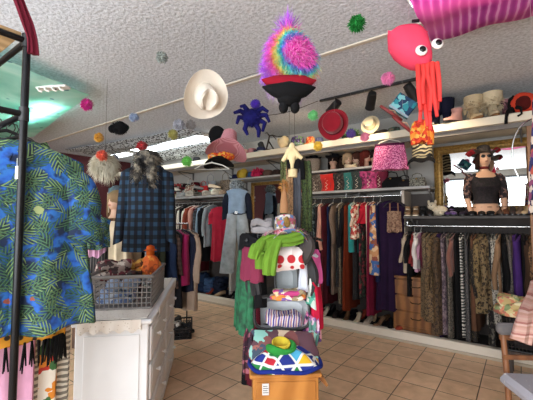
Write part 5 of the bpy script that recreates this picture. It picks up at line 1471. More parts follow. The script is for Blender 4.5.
# ================================================================ things hanging from the ceiling
def string(t, z0, x=0, y=0, topz=None, r=.0006):
    MB().tube([(x, y, z0), (x, y, topz)], r, 4).build('string', M_NYL, t)
pompom(162, 57, 2.55, 5.5, '#8d948f', 'pale grey green pompom stuck up near the ceiling left of the white cowboy hat', string=True)
pompom(357, 23, 1.75, 8, '#1c6a2c', 'shaggy bright green pompom above the ceiling batten')
pompom(388, 78, 2.6, 6, '#dc7fae', 'soft pink pompom left of the squid hat')
pompom(87, 104, 3.0, 5.5, '#b01a76', 'magenta pompom below the teal ceiling cloth')
pompom(99, 137, 3.6, 4.2, '#c08c2c', 'mustard yellow pompom left of the black one')
pompom(102, 155, 3.4, 5, '#c8543c', 'coral orange pompom over the cream fur hat')
pompom(134, 117, 3.6, 4.4, '#8d9bb4', 'dusty blue pompom right of the black one', squash=.8)
pompom(115, 157, 4.2, 3.2, '#7d8490', 'tiny steel grey pompom beside the coral one', squash=.7)
pompom(179, 124, 3.6, 5.2, '#9a9ba4', 'smoky grey pompom below the white cowboy hat')
pompom(191, 124.5, 3.7, 4.6, '#8f8a88', 'silver mottled pompom right of the smoky grey one')
pompom(173, 134, 3.9, 4.6, '#a39c58', 'olive yellow pompom against the bright ceiling light')
pompom(142, 146, 3.5, 4.8, '#a02a2e', 'dark red pompom above the fur scarf')
pompom(187, 161, 3.7, 4.8, '#76cc5c', 'lime green pompom below the far ceiling light')
pompom(313, 115, 3.0, 4.6, '#6fc07a', 'mint green pompom left of the red bowler hat')
pompom(351, 133, 2.9, 4.3, '#5b3f8c', 'violet pompom at the right edge of the red bowler hat')
pompom(365, 136.5, 3.0, 4.2, '#e08aa4', 'salmon pink pompom before the high shelf edge')
pompom(318, 145.5, 3.0, 4.4, '#dcb83c', 'yellow pompom before the high shelf edge')
p = aty(119, 128, 3.4)
t = thing('fur_pompom', 'large irregular black furry pompom hanging at the upper left', 'pompom', p)
m = MB().ball((0.01, 0, 0), (.085, .06, .062), 16, 10, .1, 2, 1).ball((-.07, 0, -.01), (.035, .04, .04), 12, 8); m.fur((0, 0, 0), (.085, .06, .06), 500, .022, .002, .2, 3)
m.build('fur', cloth('#08080a'), t); string(t, .05, topz=CEIL-.003-p.z)

# white cowboy hat, underside to the camera
p = aty(204, 95, 2.45)
wh = cloth('#d9d0c2', .05, 200)
t = hat('cowboy_hat', wh, 'white felt cowboy hat hanging under the ceiling with its brim tilted to the camera', p, (R(126), R(0), R(30)), r=.092, h=.14, brim=.09, curl=.035, band=None, pinch=.5, taper=.9, cat='cowboy hat')
MB().lathe([(.087, .003), (.09, .006), (.089, .02), (.086, .022)], 30, .88, 1, cap=False).build('hat_band', cloth('#6a2430'), t)
q = thing('hat_line', 'thin dark wire running under the ceiling behind the white cowboy hat', 'wire', (0, 0, 0))
a_, b_ = atz(222, 84, 2.93), atz(271, 68, 2.93); q.location = a_
MB().tube([(0, 0, 0), (b_-a_)], .0018, 5).build('wire', M_STR, q)
bpy.context.view_layer.update()
st = MB().tube([p+Vector((0, 0, .1)), Vector((p.x, p.y, CEIL-.004))], .0006, 4)
single(st, 'hanging_string', M_NYL, 'thin string holding up the white cowboy hat', 'string')

# rainbow shaggy wig hat with dark red and black jester brim
p = aty(288, 62, 1.62)
rb_ = NT('rainbow_fur', .95, Sheen_Weight=.4); tc = rb_.n('TexCoord')
sb = rb_.n('VectorMath', operation='DISTANCE'); sb.inputs[1].default_value = (.065, -.10, .01); rb_.l(tc.outputs['Object'], sb.inputs[0])
nz = rb_.noise(tc.outputs['Object'], 26, 2); ad = rb_.n('Math', operation='MULTIPLY_ADD'); rb_.l(nz, ad.inputs[0]); ad.inputs[1].default_value = .06; rb_.l(sb.outputs['Value'], ad.inputs[2])
sbx = rb_.n('Math', operation='SUBTRACT'); rb_.l(ad.outputs[0], sbx.inputs[0]); sbx.inputs[1].default_value = .03
ml = rb_.n('Math', operation='MULTIPLY'); rb_.l(sbx.outputs[0], ml.inputs[0]); ml.inputs[1].default_value = 4.6
rb_.col(rb_.ramp(ml.outputs[0], [(0, '#e838b4'), (.36, '#e23cb6'), (.42, '#6a4ac0'), (.48, '#2f9ec4'), (.54, '#4cc49a'), (.60, '#d8cc5a'), (.66, '#e0843c'), (.71, '#d8488c'), (.8, '#d850c0'), (.95, '#9a4cc4')]))
t = thing('rainbow_fur_hat', 'huge shaggy rainbow and hot pink fur hat hanging in the top middle', 'fur hat', p)
m = MB(); m.ball((0, 0, .03), (.092, .09, .12), 26, 16, .04, 3, 2)
m.fur((0, 0, .03), (.088, .09, .115), 3800, .062, .0016, .5, 12, swirl=.85)
m.fur((.035, -.02, .0), (.085, .08, .10), 1500, .055, .0016, .6, 13, swirl=.8)
m.fur((-.06, 0, -.03), (.05, .05, .06), 900, .05, .0018, .5, 14, swirl=.7)
m.fur((0, 0, .14), (.03, .03, .06), 260, .06, .0018, -.3, 15)
m.fur((.0, -.02, -.09), (.07, .06, .05), 500, .05, .0016, .9, 16)
m.build('fur', rb_.m, t)
MB().fur((0, 0, -.10), (.07, .065, .04), 420, .05, .0014, .7, 17).build('white_fringe', cloth('#d8ccd2'), t)
string(t, .14, topz=CEIL-.003-p.z)
p2 = aty(289, 92, 1.55)
t = thing('jester_hat', 'dark red and black pointed jester hat base under the rainbow fur hat', 'hat', p2)
xs = (-.125, -.105, -.075, -.04, 0, .04, .075, .10, .122)
MB().tube([(x, -.01-.01*abs(x)*8, .03+1.2*x*x-.1*x*abs(x)) for x in xs], [.003, .016, .034, .044, .047, .044, .036, .018, .003], 16, .9).build('cuff', cloth('#7c0c1e'), t)
MB().tube([(x*.98, -.022, -.004+1.1*x*x+.15*x*x*(x < 0)) for x in xs], [.003, .016, .032, .044, .050, .044, .034, .018, .003], 16, .9).ball((0, -.01, -.035), (.055, .045, .035), 18, 10).build('points', cloth('#09090b'), t)
for sd in (-1, 1): MB().ball((.026*sd, -.01, -.075), (.022, .028, .028), 14, 10).build('tassel', cloth('#0b0b0d'), t)
MB().tube([(0, 0, .03), (0, 0, .12)], .003, 5).build('cord', M_STR, t)
# cords from it down to the cream cloth piece
pz = aty(292, 154, 2.35)
t = thing('cream_mask', 'cream cloth bow shaped piece strung above the scarf stand', 'costume piece', pz, 0)
cm = cloth('#d3c296')
m = MB(); m.ball((0, 0, .045), (.022, .016, .035), 14, 10); m.ball((0, 0, .0), (.05, .02, .05), 18, 12)
m.tube([(-.01, 0, .03), (-.04, 0, -.015), (-.065, 0, -.05)], [.02, .017, .013], 12); m.tube([(.01, 0, .03), (.04, 0, -.01), (.07, 0, -.03)], [.02, .018, .013], 12)
m.tube([(0, 0, -.02), (.0, 0, -.10), (.005, 0, -.11), (.005, 0, -.16)], [.03, .012, .032, .03], 12); m.build('cloth_body', cm, t)
MB().box(-.035, -.012, -.012, .01, -.10, -.04).box(.012, .045, -.012, .01, -.10, -.04).build('black_band', cloth('#0e0e10'), t)
for x in (-.02, .02): MB().tube([(x, 0, .03), (x*.9, -.005, .25), (x*.8, -.01, .48)], .0014, 5).build('cord', M_STR, t)

# blue purple spider / plush
p = aty(252, 118, 2.9)
bl = cloth('#131350', .3)
t = thing('plush_spider', 'dark blue many legged plush spider with purple pompom hanging under the ceiling', 'plush toy', p)
m = MB().ball((0, 0, 0), (.08, .07, .075), 18, 12, .1, 3, 2); m.fur((0, 0, 0), (.08, .07, .075), 500, .02, .002, .1, 2)
m.build('body', bl, t)
for k, (x, z, x2, z2, x3, z3) in enumerate(((-.05, .03, -.10, .055, -.155, .04), (-.06, .0, -.11, -.0, -.13, -.055), (-.04, -.04, -.06, -.10, -.035, -.15), (.03, -.05, .06, -.11, .055, -.17), (.06, -.02, .11, -.05, .09, -.12), (.06, .02, .12, .02, .15, -.04), (.04, .05, .09, .08, .14, .05), (-.03, .05, -.07, .10, -.10, .095))):
    MB().tube([(x, 0, z), (x2, -.02, z2), (x3, -.01, z3)], [.024, .021, .012], 9).build('leg', bl, t)
MB().ball((.03, 0, .12), (.042, .04, .04), 14, 10, .05, 3, 2).fur((.03, 0, .12), (.04, .04, .04), 200, .015, .002, .1, 2).build('pompom', cloth('#3a1c8c', sheen=.5), t)
string(t, .15, x=.03, topz=CEIL-.003-p.z)

# pink sun hat with orange lei and black hat under it
p = aty(227, 150, 4.3)
t = hat('sun_hat', PK, 'large pink straw sun hat with drooping brim hanging before the far ceiling light', p, (R(-14), R(10), R(10)), r=.145, h=.27, brim=.15, curl=-.05, taper=.72)
string(t, .26, topz=.55)
p = aty(221, 157, 4.15)
t = thing('flower_garland', 'orange flower garland hanging below the pink straw sun hat', 'garland', p)
m = MB(); rnd = random.Random(3)
for k in range(46):
    a = 2*PI*k/46; m.ball((.13*math.cos(a), .06*math.sin(a), .035*math.sin(a*1)+rnd.uniform(-.02, .02)), (.032, .03, .026), 8, 6, .2, 5, k)
m.build('flowers', floral(('#d8481c', '#e8922c', '#c43c1c', '#f0b84c'), 40), t); string(t, .03, topz=.12)
p = aty(219, 163, 4.0)
hat('wide_hat', cloth('#101013'), 'flat black wide brimmed hat hanging below the orange garland', p, (R(-8), R(-4), 0), r=.09, h=.07, brim=.11, curl=-.03)
hanger(aty(212, 156, 3.9), R(0), '#e2dfd6', 'white wire hanger below the pink straw sun hat', None)
p = aty(217, 136, 4.7)
hat('black_hat', cloth('#151517'), 'black felt hat behind the left side of the pink straw sun hat', p, (R(-80), 0, 0), r=.1, h=.11, brim=.04)

# red bowler
p = aty(335, 123, 3.35)
t = hat('bowler_hat', cloth('#8e1626', .12, sheen=.8), 'crimson red bowler hat hung with its crown to the camera below the spotlight', p+Vector((0, .06, 0)), (R(88), R(4), R(-24)), r=.105, h=.115, brim=.055, curl=.02, band=cloth('#5a0e1c'), taper=.98, sx=.95)
string(t, .06, topz=.5) if 0 else None
single(MB().tube([p+Vector((0, .03, .1)), Vector((p.x, p.y+.03, CEIL-.004))], .0006, 4), 'hanging_string', M_NYL, 'thin string holding up the crimson bowler hat', 'string')

# pink squid hat
p = aty(412, 52, 1.95)
sq = cloth('#e84866', .06, 300)
t = thing('squid_hat', 'coral pink plush squid hat with googly eyes hanging by the pink ceiling cloth', 'plush hat', p, R(-6), rot=(R(-8), R(4), R(-6)))
rings = []
for z, a, b, cx in ((.172, .012, .01, .015), (.165, .04, .03, .0), (.145, .085, .05, -.02), (.11, .112, .07, -.028), (.05, .112, .082, -.022), (0, .102, .088, -.002), (-.04, .085, .082, .022), (-.075, .062, .065, .045), (-.095, .035, .04, .055)):
    rings.append([(cx+a*math.copysign(abs(math.cos(q))**.8, math.cos(q)), b*math.sin(q), z+.25*a*math.cos(q)*(z < .06)) for q in [2*PI*j/32 for j in range(32)]])
MB().loft(rings).build('mantle', sq, t)
MB().sheet(lambda u, v: (-.09-.05*u*(1-.3*v), .02*math.sin(v*3)-.01, .12-.13*v+.01*u), 6, 8, .02).build('fin', sq, t)
MB().sheet(lambda u, v: (.05+.04*u*(1-.5*v), .01, .14-.09*v), 5, 6, .016).build('fin', sq, t)
for (x, z) in ((.023, -.050), (.116, .008)):
    e = MB().ball((x, -.088+.25*max(0, x-.03), z), (.032, .016, .032), 20, 12).build('eye', plain('#e8e6e2', .25, var=.01), t)
    MB().ball((x+.003, -.102+.25*max(0, x-.03), z), (.018, .008, .018), 16, 10).build('pupil', plain('#08080a', .15), e)
for k in range(9):
    x = .025+.013*k; L = (.30, .36, .26, .38, .30, .40, .33, .28, .24)[k]
    MB().tube([(x, -.02+.02*(k % 2), -.08), (x*1.0+.005*math.sin(k), -.03+.03*(k % 2), -.16), (x*1.1+.012*math.sin(k*2), -.03+.03*(k % 2), -.08-L*.6), (x*1.15+.008*math.cos(k*2), -.03+.02*(k % 2), -.08-L)], [.015, .013, .012, .009], 9).build('tentacle', cloth('#e4433f'), t)
MB().sheet(lambda u, v: (-.02+.045*u, -.06+.01*u, .165-.02*v+.012*u), 3, 3, .003).build('care_label', M_BLACK, t)
string(t, .16, x=-.02, topz=CEIL-.003-p.z)

# orange patterned sleeves garment
p = aty(422, 133, 2.6)
og = floral(('#d8441c', '#e88a2c', '#b82a1a', '#e8b04c', '#d8441c'), 40)
t = thing('hawaiian_top', 'small red orange patterned top hanging under the squid tentacles', 'top', p, R(-5))
body_loft(.17, .12, .13, .04, .03, .3, .12, 3, 4, .1, .1, .02).build('top_body', og, t)
for sd in (-1, 1): MB().tube([(sd*.05, 0, .07), (sd*.065, 0, 0), (sd*.06, 0, -.09)], [.022, .026, .024], 12).build('sleeve', og, t)
string(t, .1, topz=CEIL-.003-p.z)
# teal patterned square cap
p = aty(403, 106, 2.9)
t = thing('teal_cap', 'teal and navy patterned square cap hanging tilted beside the squid hat', 'cap', p, 0, None, (R(10), R(38), R(-12)))
tl = floral(('#2c8a96', '#1c3a5c', '#7cc0c4', '#2a5c78'), 22)
MB().loft([[(a*x, b*y, z) for x, y in [(math.copysign(abs(math.cos(q))**.4, math.cos(q)), math.copysign(abs(math.sin(q))**.4, math.sin(q))) for q in [2*PI*j/32 for j in range(32)]]] for z, a, b in ((-.07, .085, .035), (-.07, .09, .045), (.05, .092, .045), (.075, .088, .035))]).build('cap_body', tl, t)
MB().box(-.094, .094, -.052, .052, -.068, -.052).build('edge_band', cloth('#9aa8b4'), t)
t2 = single(MB().tube([p+Vector((0, 0, .07)), Vector((p.x, p.y, CEIL-.004))], .0006, 4), 'hanging_string', M_NYL, 'thin string holding up the teal square cap', 'string')
# red sandals
for k, (px, py, d, rz) in enumerate(((391, 113, 2.95, 0), (403, 125, 2.85, 1))):
    p = aty(px, py, d)
    t = thing('flip_flop', 'dark red flip flop hanging below the teal cap, '+('upper left one' if k == 0 else 'lower right one'), 'sandal', p, 0, None, (R(15), R(38+6*k), R(-10)))
    MB().loft([[(x*s_, y*s_, z) for x, y in [(.115*math.cos(q), .042*math.sin(q)*(1-.18*math.cos(q))) for q in [2*PI*j/28 for j in range(28)]]] for z, s_ in ((-.012, .96), (-.009, 1), (.008, 1), (.011, .96))]).build('sole', plain('#7c2422', .6), t)
    MB().tube([(-.02, -.038, .01), (.01, -.03, .03), (.06, 0, .012)], .005, 7).tube([(-.02, .038, .01), (.01, .03, .03), (.06, 0, .012)], .005, 7).build('thong_strap', cloth('#c9a88c'), t)
    single(MB().tube([p, Vector((p.x, p.y, CEIL-.004))], .0006, 4), 'hanging_string', M_NYL, 'thin string holding the '+('upper left' if k == 0 else 'lower right')+' dark red flip flop', 'string')

# cable sagging in front of the shelf
a_ = aty(246, 116, 3.9); b_ = aty(318, 101, 3.9)
c = MB(); pts = []
for k in range(13):
    u = k/12; q = a_.lerp(b_, u); q.z -= .16*math.sin(PI*u)**1.1*.35; pts.append(q-a_)
single(c.tube(pts, .004, 6), 'electric_cable', M_STR, 'dark electric cable sagging from the light track towards the blue spider', 'cable', a_)

# ================================================================ scarf stand behind the display tower
sp_ = aty(296, 300, 2.80); sp_.z = 0
t = thing('scarf_stand', 'tall dark stand draped with scarves behind the display tower', 'coat stand', sp_)
MB().lathe([(.16, 0), (.16, .015), (.04, .04), (.02, .06)], 24).build('base', M_BLKMET, t)
MB().tube([(0, 0, .04), (0, 0, 2.02)], .013, 12).build('pole', M_BLKMET, t)
MB().tube([(-.12, 0, 1.93), (-.05, 0, 1.95), (.05, 0, 1.95), (.12, 0, 1.93)], .009, 10).build('arm', M_BLKMET, t)
sm = [(-.085, leopard('#5c6236', '#1c2012', '#38401f', 34), .07, 1.12, 'olive camouflage scarf hanging at the left of the scarf stand'),
      (.0, cloth('#4c4e55'), .07, 1.28, 'slate grey scarf with white tag hanging in the middle of the scarf stand'),
      (.085, leopard('#4a5a30', '#14180e', '#28321c', 34), .085, 1.0, 'green black patterned scarf hanging at the right of the scarf stand'),
      (-.05, leopard('#a8825c', '#5c4630', '#86684a', 40), .06, 1.25, 'tan knotted rope scarf hanging beside the camouflage scarf')]
for k, (x, mt, w_, zb, lb) in enumerate(sm):
    y = -.03-.025*(k % 2)
    scarf([sp_+Vector((x, .03, 1.80)), sp_+Vector((x, 0, 1.975)), sp_+Vector((x, y-.02, 1.85)), sp_+Vector((x+.005, y-.02, 1.6)), sp_+Vector((x, y-.025, 1.4)), sp_+Vector((x+.006, y-.02, zb))], w_, mt, lb, th=.035, seed=k)
scarf([sp_+Vector((.0, .04, 1.86)), sp_+Vector((.0, 0, 1.99)), sp_+Vector((0, -.06, 1.93)), sp_+Vector((.0, -.07, 1.82))], .14, cloth('#0e0e11'), 'black cloth tied round the top of the scarf stand', th=.03, seed=7)
t = thing('tan_doll', 'tan paper cone shape hanging behind the pink sequin hat on the tower', 'ornament', aty(284, 205, 2.6))
MB().lathe([(.032, -.06), (.03, .0), (.02, .09), (.01, .14), (.005, .17)], 18, 1, .7).build('cone', plain('#a87850', .8), t)
MB().fur((0, 0, .14), (.02, .015, .04), 120, .03, .003, .2, 2).build('tuft', cloth('#b07a44'), t)

# ================================================================ the display tower
def X(px, py, d): return aty(px, py, d)
TD = 2.35
base = aty(282, 300, TD+.18); base.z = 0
tw = thing('display_tower', 'black framed display tower with open bins in the middle of the shop', 'display stand', base)
m = MB()
for x in (-.17, .20):
    for y in (-.12, .14):
        MB().tube([(x, y, .0), (x, y, 1.42)], .012, 10).build('post', M_BLKMET, tw)
for z in (.45, .74, .985, 1.18, 1.40):
    MB().bbox(-.18, .21, -.13, .15, z-.012, z, .004).build('shelf', plain('#1b1b1d', .6), tw)
for x in (-.25, .27):
    MB().tube([(x, -.14, 1.36), (x, .24, 1.36)], .009, 10).build('side_bar', M_BLKMET, tw)
    MB().tube([(x, .0, 1.36), (x*.7, .0, 1.36)], .009, 10).build('side_arm', M_BLKMET, tw)
def bin_(loc, W, H, D, label, inner, tilt=-12):
    t = thing('storage_bin', label, 'bin', loc, 0, None, (R(tilt), 0, 0))
    def ring(w, h, y, e=.42):
        return [(w/2*math.copysign(abs(math.cos(q))**e, math.cos(q)), y, h/2+h/2*math.copysign(abs(math.sin(q))**e, math.sin(q))) for q in [2*PI*j/40 for j in range(40)]]
    MB().loft([ring(W*.8, H*.8, D), ring(W*.9, H*.9, D*.98), ring(W, H, 0), ring(W-.016, H-.016, -.002)], cap1=False).build('shell', plain('#1b1b1d', .5), t)
    o = MB().loft([ring(W-.018, H-.018, -.001), ring(W-.05, H-.05, D*.9), ring(.02, .02, D*.92)], cap0=False)
    o.v = [Vector((v.x, v.y, v.z+.008)) for v in o.v]
    o.build('liner', inner, t)
    MB().tube([Vector(q)+Vector((0, -.004, 0)) for q in ring(W, H, 0)+[ring(W, H, 0)[0]]], .009, 8).build('rim', plain('#1b1b1d', .45), t)
    return t
ZB = 1.5-113/F*TD
b1 = X(282, 331, TD); b1.y = TD
bin_(b1+Vector((0, 0, .012)), .37, .215, .26, 'white lined bin with black rim holding a striped purple cloth on the tower', plain('#d6d9dc', .4, var=.02))
pile(stripes(('#55468f', '#d8c8c0', '#7a6aa8', '#c08a70', '#e0dce0', '#4a3f80'), 9, 'X', 2.5), 'purple white and orange striped cloth heaped in the white lined bin', b1+Vector((.01, .06, .035)), R(0), .27, .16, .065, 'striped_cloth', 'cloth', 1, 5, rot=(R(8), R(4), 0), amp=.5)
b2 = X(287, 293, TD+.04); b2.y = TD+.04
bin_(b2, .16, .19, .2, 'narrow grey bin in the middle of the tower under the polka dot cloth', plain('#c4c8ca', .45, var=.03), tilt=-8)
# dark curved hoods beside the bins
for sd, wx in ((-1, 'left'), (1, 'right')):
    p = X(282+sd*24, 283, TD+.02)
    scarf([p+Vector((sd*.0, .0, .16)), p+Vector((sd*.03, -.01, .08)), p+Vector((sd*.035, 0, 0)), p+Vector((sd*.02, .0, -.08))], .10, plain('#2a2a2d', .7), 'charcoal leather strip curving down the '+wx+' side of the narrow grey bin', name='leather_strip', th=.03, seed=sd+3, cat='strip')
pile(floral(('#b83a78', '#e0c8a0', '#7a5aa0', '#d8863c', '#e8dccc', '#9a8a6a'), 30), 'pastel flower print scarf heaped on top of the white lined bin', X(288, 299, TD-.03), 0, .24, .13, .06, 'folded_scarf', 'scarf', 2, 9)
pd_ = NT('polka', .8); v = pd_.co(); d_ = pd_.vor(v, 13, rnd=.35); pd_.col(pd_.ramp(d_, [(0, '#b01c28'), (.34, '#b01c28'), (.38, '#e2d6d4')]))
scarf([X(288, 247, TD-.04), X(288, 253, TD-.075), X(289, 262, TD-.085), X(290, 269, TD-.06)], .19, pd_.m, 'white cloth with big red polka dots hanging on the tower under the lime scarf', name='polka_dot_cloth', th=.03, cat='cloth')
lm = cloth('#688f30', .15, 120)
scarf([X(262, 268, TD-.12), X(262, 255, TD-.13), X(267, 243, TD-.13), X(276, 241, TD-.11), X(290, 240, TD-.12), X(302, 236, TD-.09)], .085, lm, 'lime green knitted scarf draped across the top of the tower', th=.035, dirv=(.3, 0, 1), seed=1)
scarf([X(277, 238, TD-.10), X(273, 250, TD-.16), X(270, 262, TD-.17), X(269, 275, TD-.165)], .088, lm, 'hanging end of the lime green scarf, in front of the tower', th=.03, seed=2)
scarf([X(266, 238, TD-.08), X(259, 244, TD-.15), X(255, 252, TD-.16), X(253, 258, TD-.15)], .075, lm, 'short left end of the lime green scarf on the tower', th=.03, seed=3, dirv=(1, 0, .5))
scarf([X(300, 233, TD-.02), X(307, 243, TD-.05), X(306, 252, TD-.06), X(300, 262, TD-.05)], .10, cloth('#4a4544'), 'dark grey cloth under the right end of the lime scarf', th=.03, seed=4, name='grey_cloth', cat='cloth')
# sequin hat on top
pt = X(286, 236, TD+.0)
sq_ = floral(('#b8b0a8', '#6a86b8', '#8a7a4a', '#d8d0c8', '#58749c', '#b05a6c'), 46)
t = hat('sequin_hat', sq_, 'pink and silver sequin hat with gold crest on top of the tower', pt, (R(-12), 0, R(10)), r=.088, h=.14, brim=.075, curl=-.045, taper=.92, band=floral(('#a81c3c', '#d88a9c', '#e0d0d0'), 60))
MB().ball((-.01, -.09, .07), (.024, .01, .028), 14, 10, .1, 4, 2).ball((-.01, -.088, .105), (.014, .008, .012), 12, 8).build('gold_crest', M_GOLD, t)
MB().fur((0, 0, .01), (.15, .13, .03), 360, .03, .0022, .3, 5).build('brim_fringe', floral(('#c8b8b0', '#a89890', '#b86a80'), 60), t)
# silver bag behind
pile(cloth('#8d8a8c', .3), 'silver grey tulle bunched on the tower left of the sequin hat', X(262, 233, TD+.06), 0, .17, .14, .09, 'tulle', 'cloth', 2, 6)

# garments on the tower's sides
def side_g(px, py, d, label, mat, name, cat, L, w=.26, th=.06, kind='dress', rz=PI/2, **kw):
    p = X(px, py, d)
    garment(kind, name, mat, label, cat, p, rz, L=L, w=w, th=th, top=-.03, **kw)
gt = NT('green_velvet', .7, Sheen_Weight=.05); v = gt.co(); gt.col(gt.ramp(gt.noise(v, 24, 3), [(.35, '#0e3c28'), (.6, '#1f6e48')]))
side_g(251, 229, 2.50, 'dark black cardigan at the top left of the display tower', cloth('#17171a'), 'cardigan', 'cardigan', .5, .30, .10, rz=PI/2+.5)
side_g(246, 246, 2.48, 'emerald green velvet dress hanging on the left side of the tower', gt.m, 'dress', 'dress', .56, .28, .08, rz=PI/2+.35)
side_g(252, 243, 2.36, 'dusty rose maroon blouse hanging at the left front of the tower', cloth('#7c3048'), 'blouse', 'blouse', .22, .20, .06, rz=PI/2+.75, sl=None)
side_g(253, 262, 2.46, 'deep burgundy velvet dress hanging between green dress and bins', cloth('#541422', sheen=.6), 'dress', 'dress', .78, .20, .06, rz=PI/2+.3)
side_g(249, 262, 2.58, 'long black trousers hanging lowest on the left of the tower', cloth('#0f1014'), 'trousers', 'trousers', .72, .2, .07, kind='pants')
side_g(309, 250, 2.40, 'white cotton blouse with teal edge on the right side of the tower', cloth('#cdd2de'), 'blouse', 'blouse', .23, .20, .05, rz=PI/2-.8)
side_g(313, 246, 2.44, 'bright pink sleeve of a blouse on the right side of the tower', cloth('#d860a0'), 'blouse', 'blouse', .18, .18, .06, rz=PI/2-.6)
side_g(313, 268, 2.42, 'mint green and white print scarf dress on the right side of the tower', floral(('#58b09a', '#dfe6e0', '#3a8a7a', '#c8d8d0'), 30), 'dress', 'dress', .2, .16, .05, rz=PI/2-.5)
side_g(316, 276, 2.42, 'scarlet red fringed dress on the right side of the tower', cloth('#b81c3c'), 'dress', 'dress', .28, .14, .05, rz=PI/2-.4)
side_g(312, 306, 2.42, 'purple and pink patterned shawl low on the right of the tower', floral(('#6a4a8c', '#c86a9c', '#3a2a4c', '#d8a0b0'), 34), 'shawl', 'shawl', .16, .14, .07, rz=PI/2-.4)

# patterned boots / cloth under the bin
tap = floral(('#7c4a48', '#5a3a44', '#8ac0b4', '#c8b49a', '#3c4a5c', '#945c54'), 13)
scarf([X(284, 333, TD-.02), X(284, 340, TD-.07), X(284, 352, TD-.11), X(284, 366, TD-.13)], .42, tap, 'tapestry blanket of rust, mint and navy hanging below the white lined bin', name='tapestry_blanket', th=.05, cat='blanket', gather=.12, seed=2)
scarf([X(252, 330, TD+.02), X(250, 342, TD-.02), X(249, 356, TD-.04), X(250, 372, TD-.03)], .09, floral(('#5c1c30', '#3a2030', '#9a5a6a', '#2a1a28'), 30), 'burgundy patterned shawl hanging beside the tapestry blanket', name='shawl', th=.05, cat='shawl')
scarf([X(313, 318, TD+.02), X(314, 328, TD), X(313, 340, TD-.01), X(310, 350, TD)], .07, floral(('#8a6a9c', '#d8b8c8', '#5a8a80'), 34), 'mauve and mint shawl corner hanging right of the tapestry blanket', name='shawl', th=.04, cat='shawl')
m_ = MB().bbox(-.03, .02, -.015, .015, -.02, .02, .004)

# ================================================================ small wooden cabinet in front with felt hats
CZ = .60
fl = aty(251, 375, 2.0)
c0 = atz(251, 376, CZ); c1 = atz(321, 374, CZ)
cw = (c1-c0).length; cc = (c0+c1)/2
cb_ = thing('wooden_cabinet', 'small honey wood cabinet with a white tag standing before the display tower', 'cabinet', (cc.x, cc.y, 0), math.atan2(c1.y-c0.y, c1.x-c0.x))
hw = wood('#a5692c', '#bd7f3c', 2.0, .4)
MB().bbox(-cw/2+.012, cw/2-.012, .01, .30, .02, CZ-.02, .004).build('carcass', hw, cb_)
MB().bbox(-cw/2-.008, cw/2+.008, 0, .32, CZ-.022, CZ, .006).build('top_board', hw, cb_)
MB().bbox(-cw/2+.03, cw/2-.03, .002, .012, .04, CZ-.04, .003).build('front_panel', hw, cb_)
MB().bbox(-.14, -.10, -.004, .002, CZ-.11, CZ-.045, .002).build('tag', plain('#cfcfcf', .4), cb_, label='white tag')
tgx = MB(); 
for k in range(4): tgx.box(-.135, -.107+(.003 if k % 2 else -.003), -.0048, -.004, CZ-.06-.012*k, CZ-.057-.012*k)
tgx.build('tag_print', M_BLACK, cb_, smooth=False)
MB().loft([[(cw/2+.0, .05, CZ-.02), (cw/2+.03, .05, CZ-.045), (cw/2+.055, .05, CZ-.09), (cw/2+.045, .05, CZ-.10), (cw/2, .05, CZ-.05)], [(cw/2+.0, .09, CZ-.02), (cw/2+.03, .09, CZ-.045), (cw/2+.055, .09, CZ-.09), (cw/2+.045, .09, CZ-.10), (cw/2, .09, CZ-.05)]]).build('side_bracket', wood('#7c4a22', '#94602e'), cb_, smooth=False)
# harlequin felt hat
hq = NT('harlequin', .85); v = hq.co(rot=(0, 0, R(45)))
ck = hq.n('TexVoronoi', feature='F1', distance='CHEBYCHEV'); ck.inputs['Scale'].default_value = 12.5; ck.inputs['Randomness'].default_value = .0; hq.l(v, ck.inputs['Vector'])
sp2 = hq.n('SeparateColor'); hq.l(ck.outputs['Color'], sp2.inputs[0])
dc = hq.ramp(sp2.outputs[0], [(0, '#1c2f86'), (.25, '#1f7a3a'), (.42, '#e0b020'), (.58, '#b81c30'), (.74, '#4aa6cc'), (.88, '#1c2f86')], True)
ed = hq.ramp(ck.outputs['Distance'], [(.41, '#000000'), (.44, '#ffffff')]); hq.col(hq.mix(ed, dc, '#e4e4e0'))
t = thing('harlequin_hat', 'felt harlequin hat of blue, green, yellow and red diamonds lying on the honey wood cabinet', 'hat', (cc.x+.0, cc.y+.14, CZ+.004), math.atan2(c1.y-c0.y, c1.x-c0.x))
def hqf(u, v):
    a = 2*PI*u; r = (.10+.9*v)
    x = .218*r*math.copysign(abs(math.cos(a))**.7, math.cos(a)); y = .15*r*math.copysign(abs(math.sin(a))**.8, math.sin(a))
    z = .012+.095*(1-v**2.2)+.014*math.sin(6*a)*v
    return (x, y, z)
rings = []
for k in range(12):
    v_ = 1-k/11; rings.append([hqf(j/60, v_) for j in range(60)])
low = [[(x*.97, y*.97, .0) for x, y, z in rings[0]]]
MB().loft(low+rings).build('felt', hq.m, t)
MB().tube([(.222*math.copysign(abs(math.cos(a))**.7, math.cos(a)), .153*math.copysign(abs(math.sin(a))**.8, math.sin(a)), .014+.006*math.sin(6*a)) for a in [2*PI*j/60 for j in range(61)]], .012, 8).build('rolled_edge', cloth('#1c2c7c'), t)
# white wave piping
m = MB()
for ph in (0,):
    m.tube([(.205*(.8+.16*math.cos(5*a+ph))*math.cos(a), -.152*(.8+.2*abs(math.sin(5*a*.5)))*1.0*abs(math.sin(a))**.8 if 1 else 0, .055+.022*math.sin(7*a)) for a in [PI*.02+PI*.96*j/70 for j in range(71)]], .0055, 6)

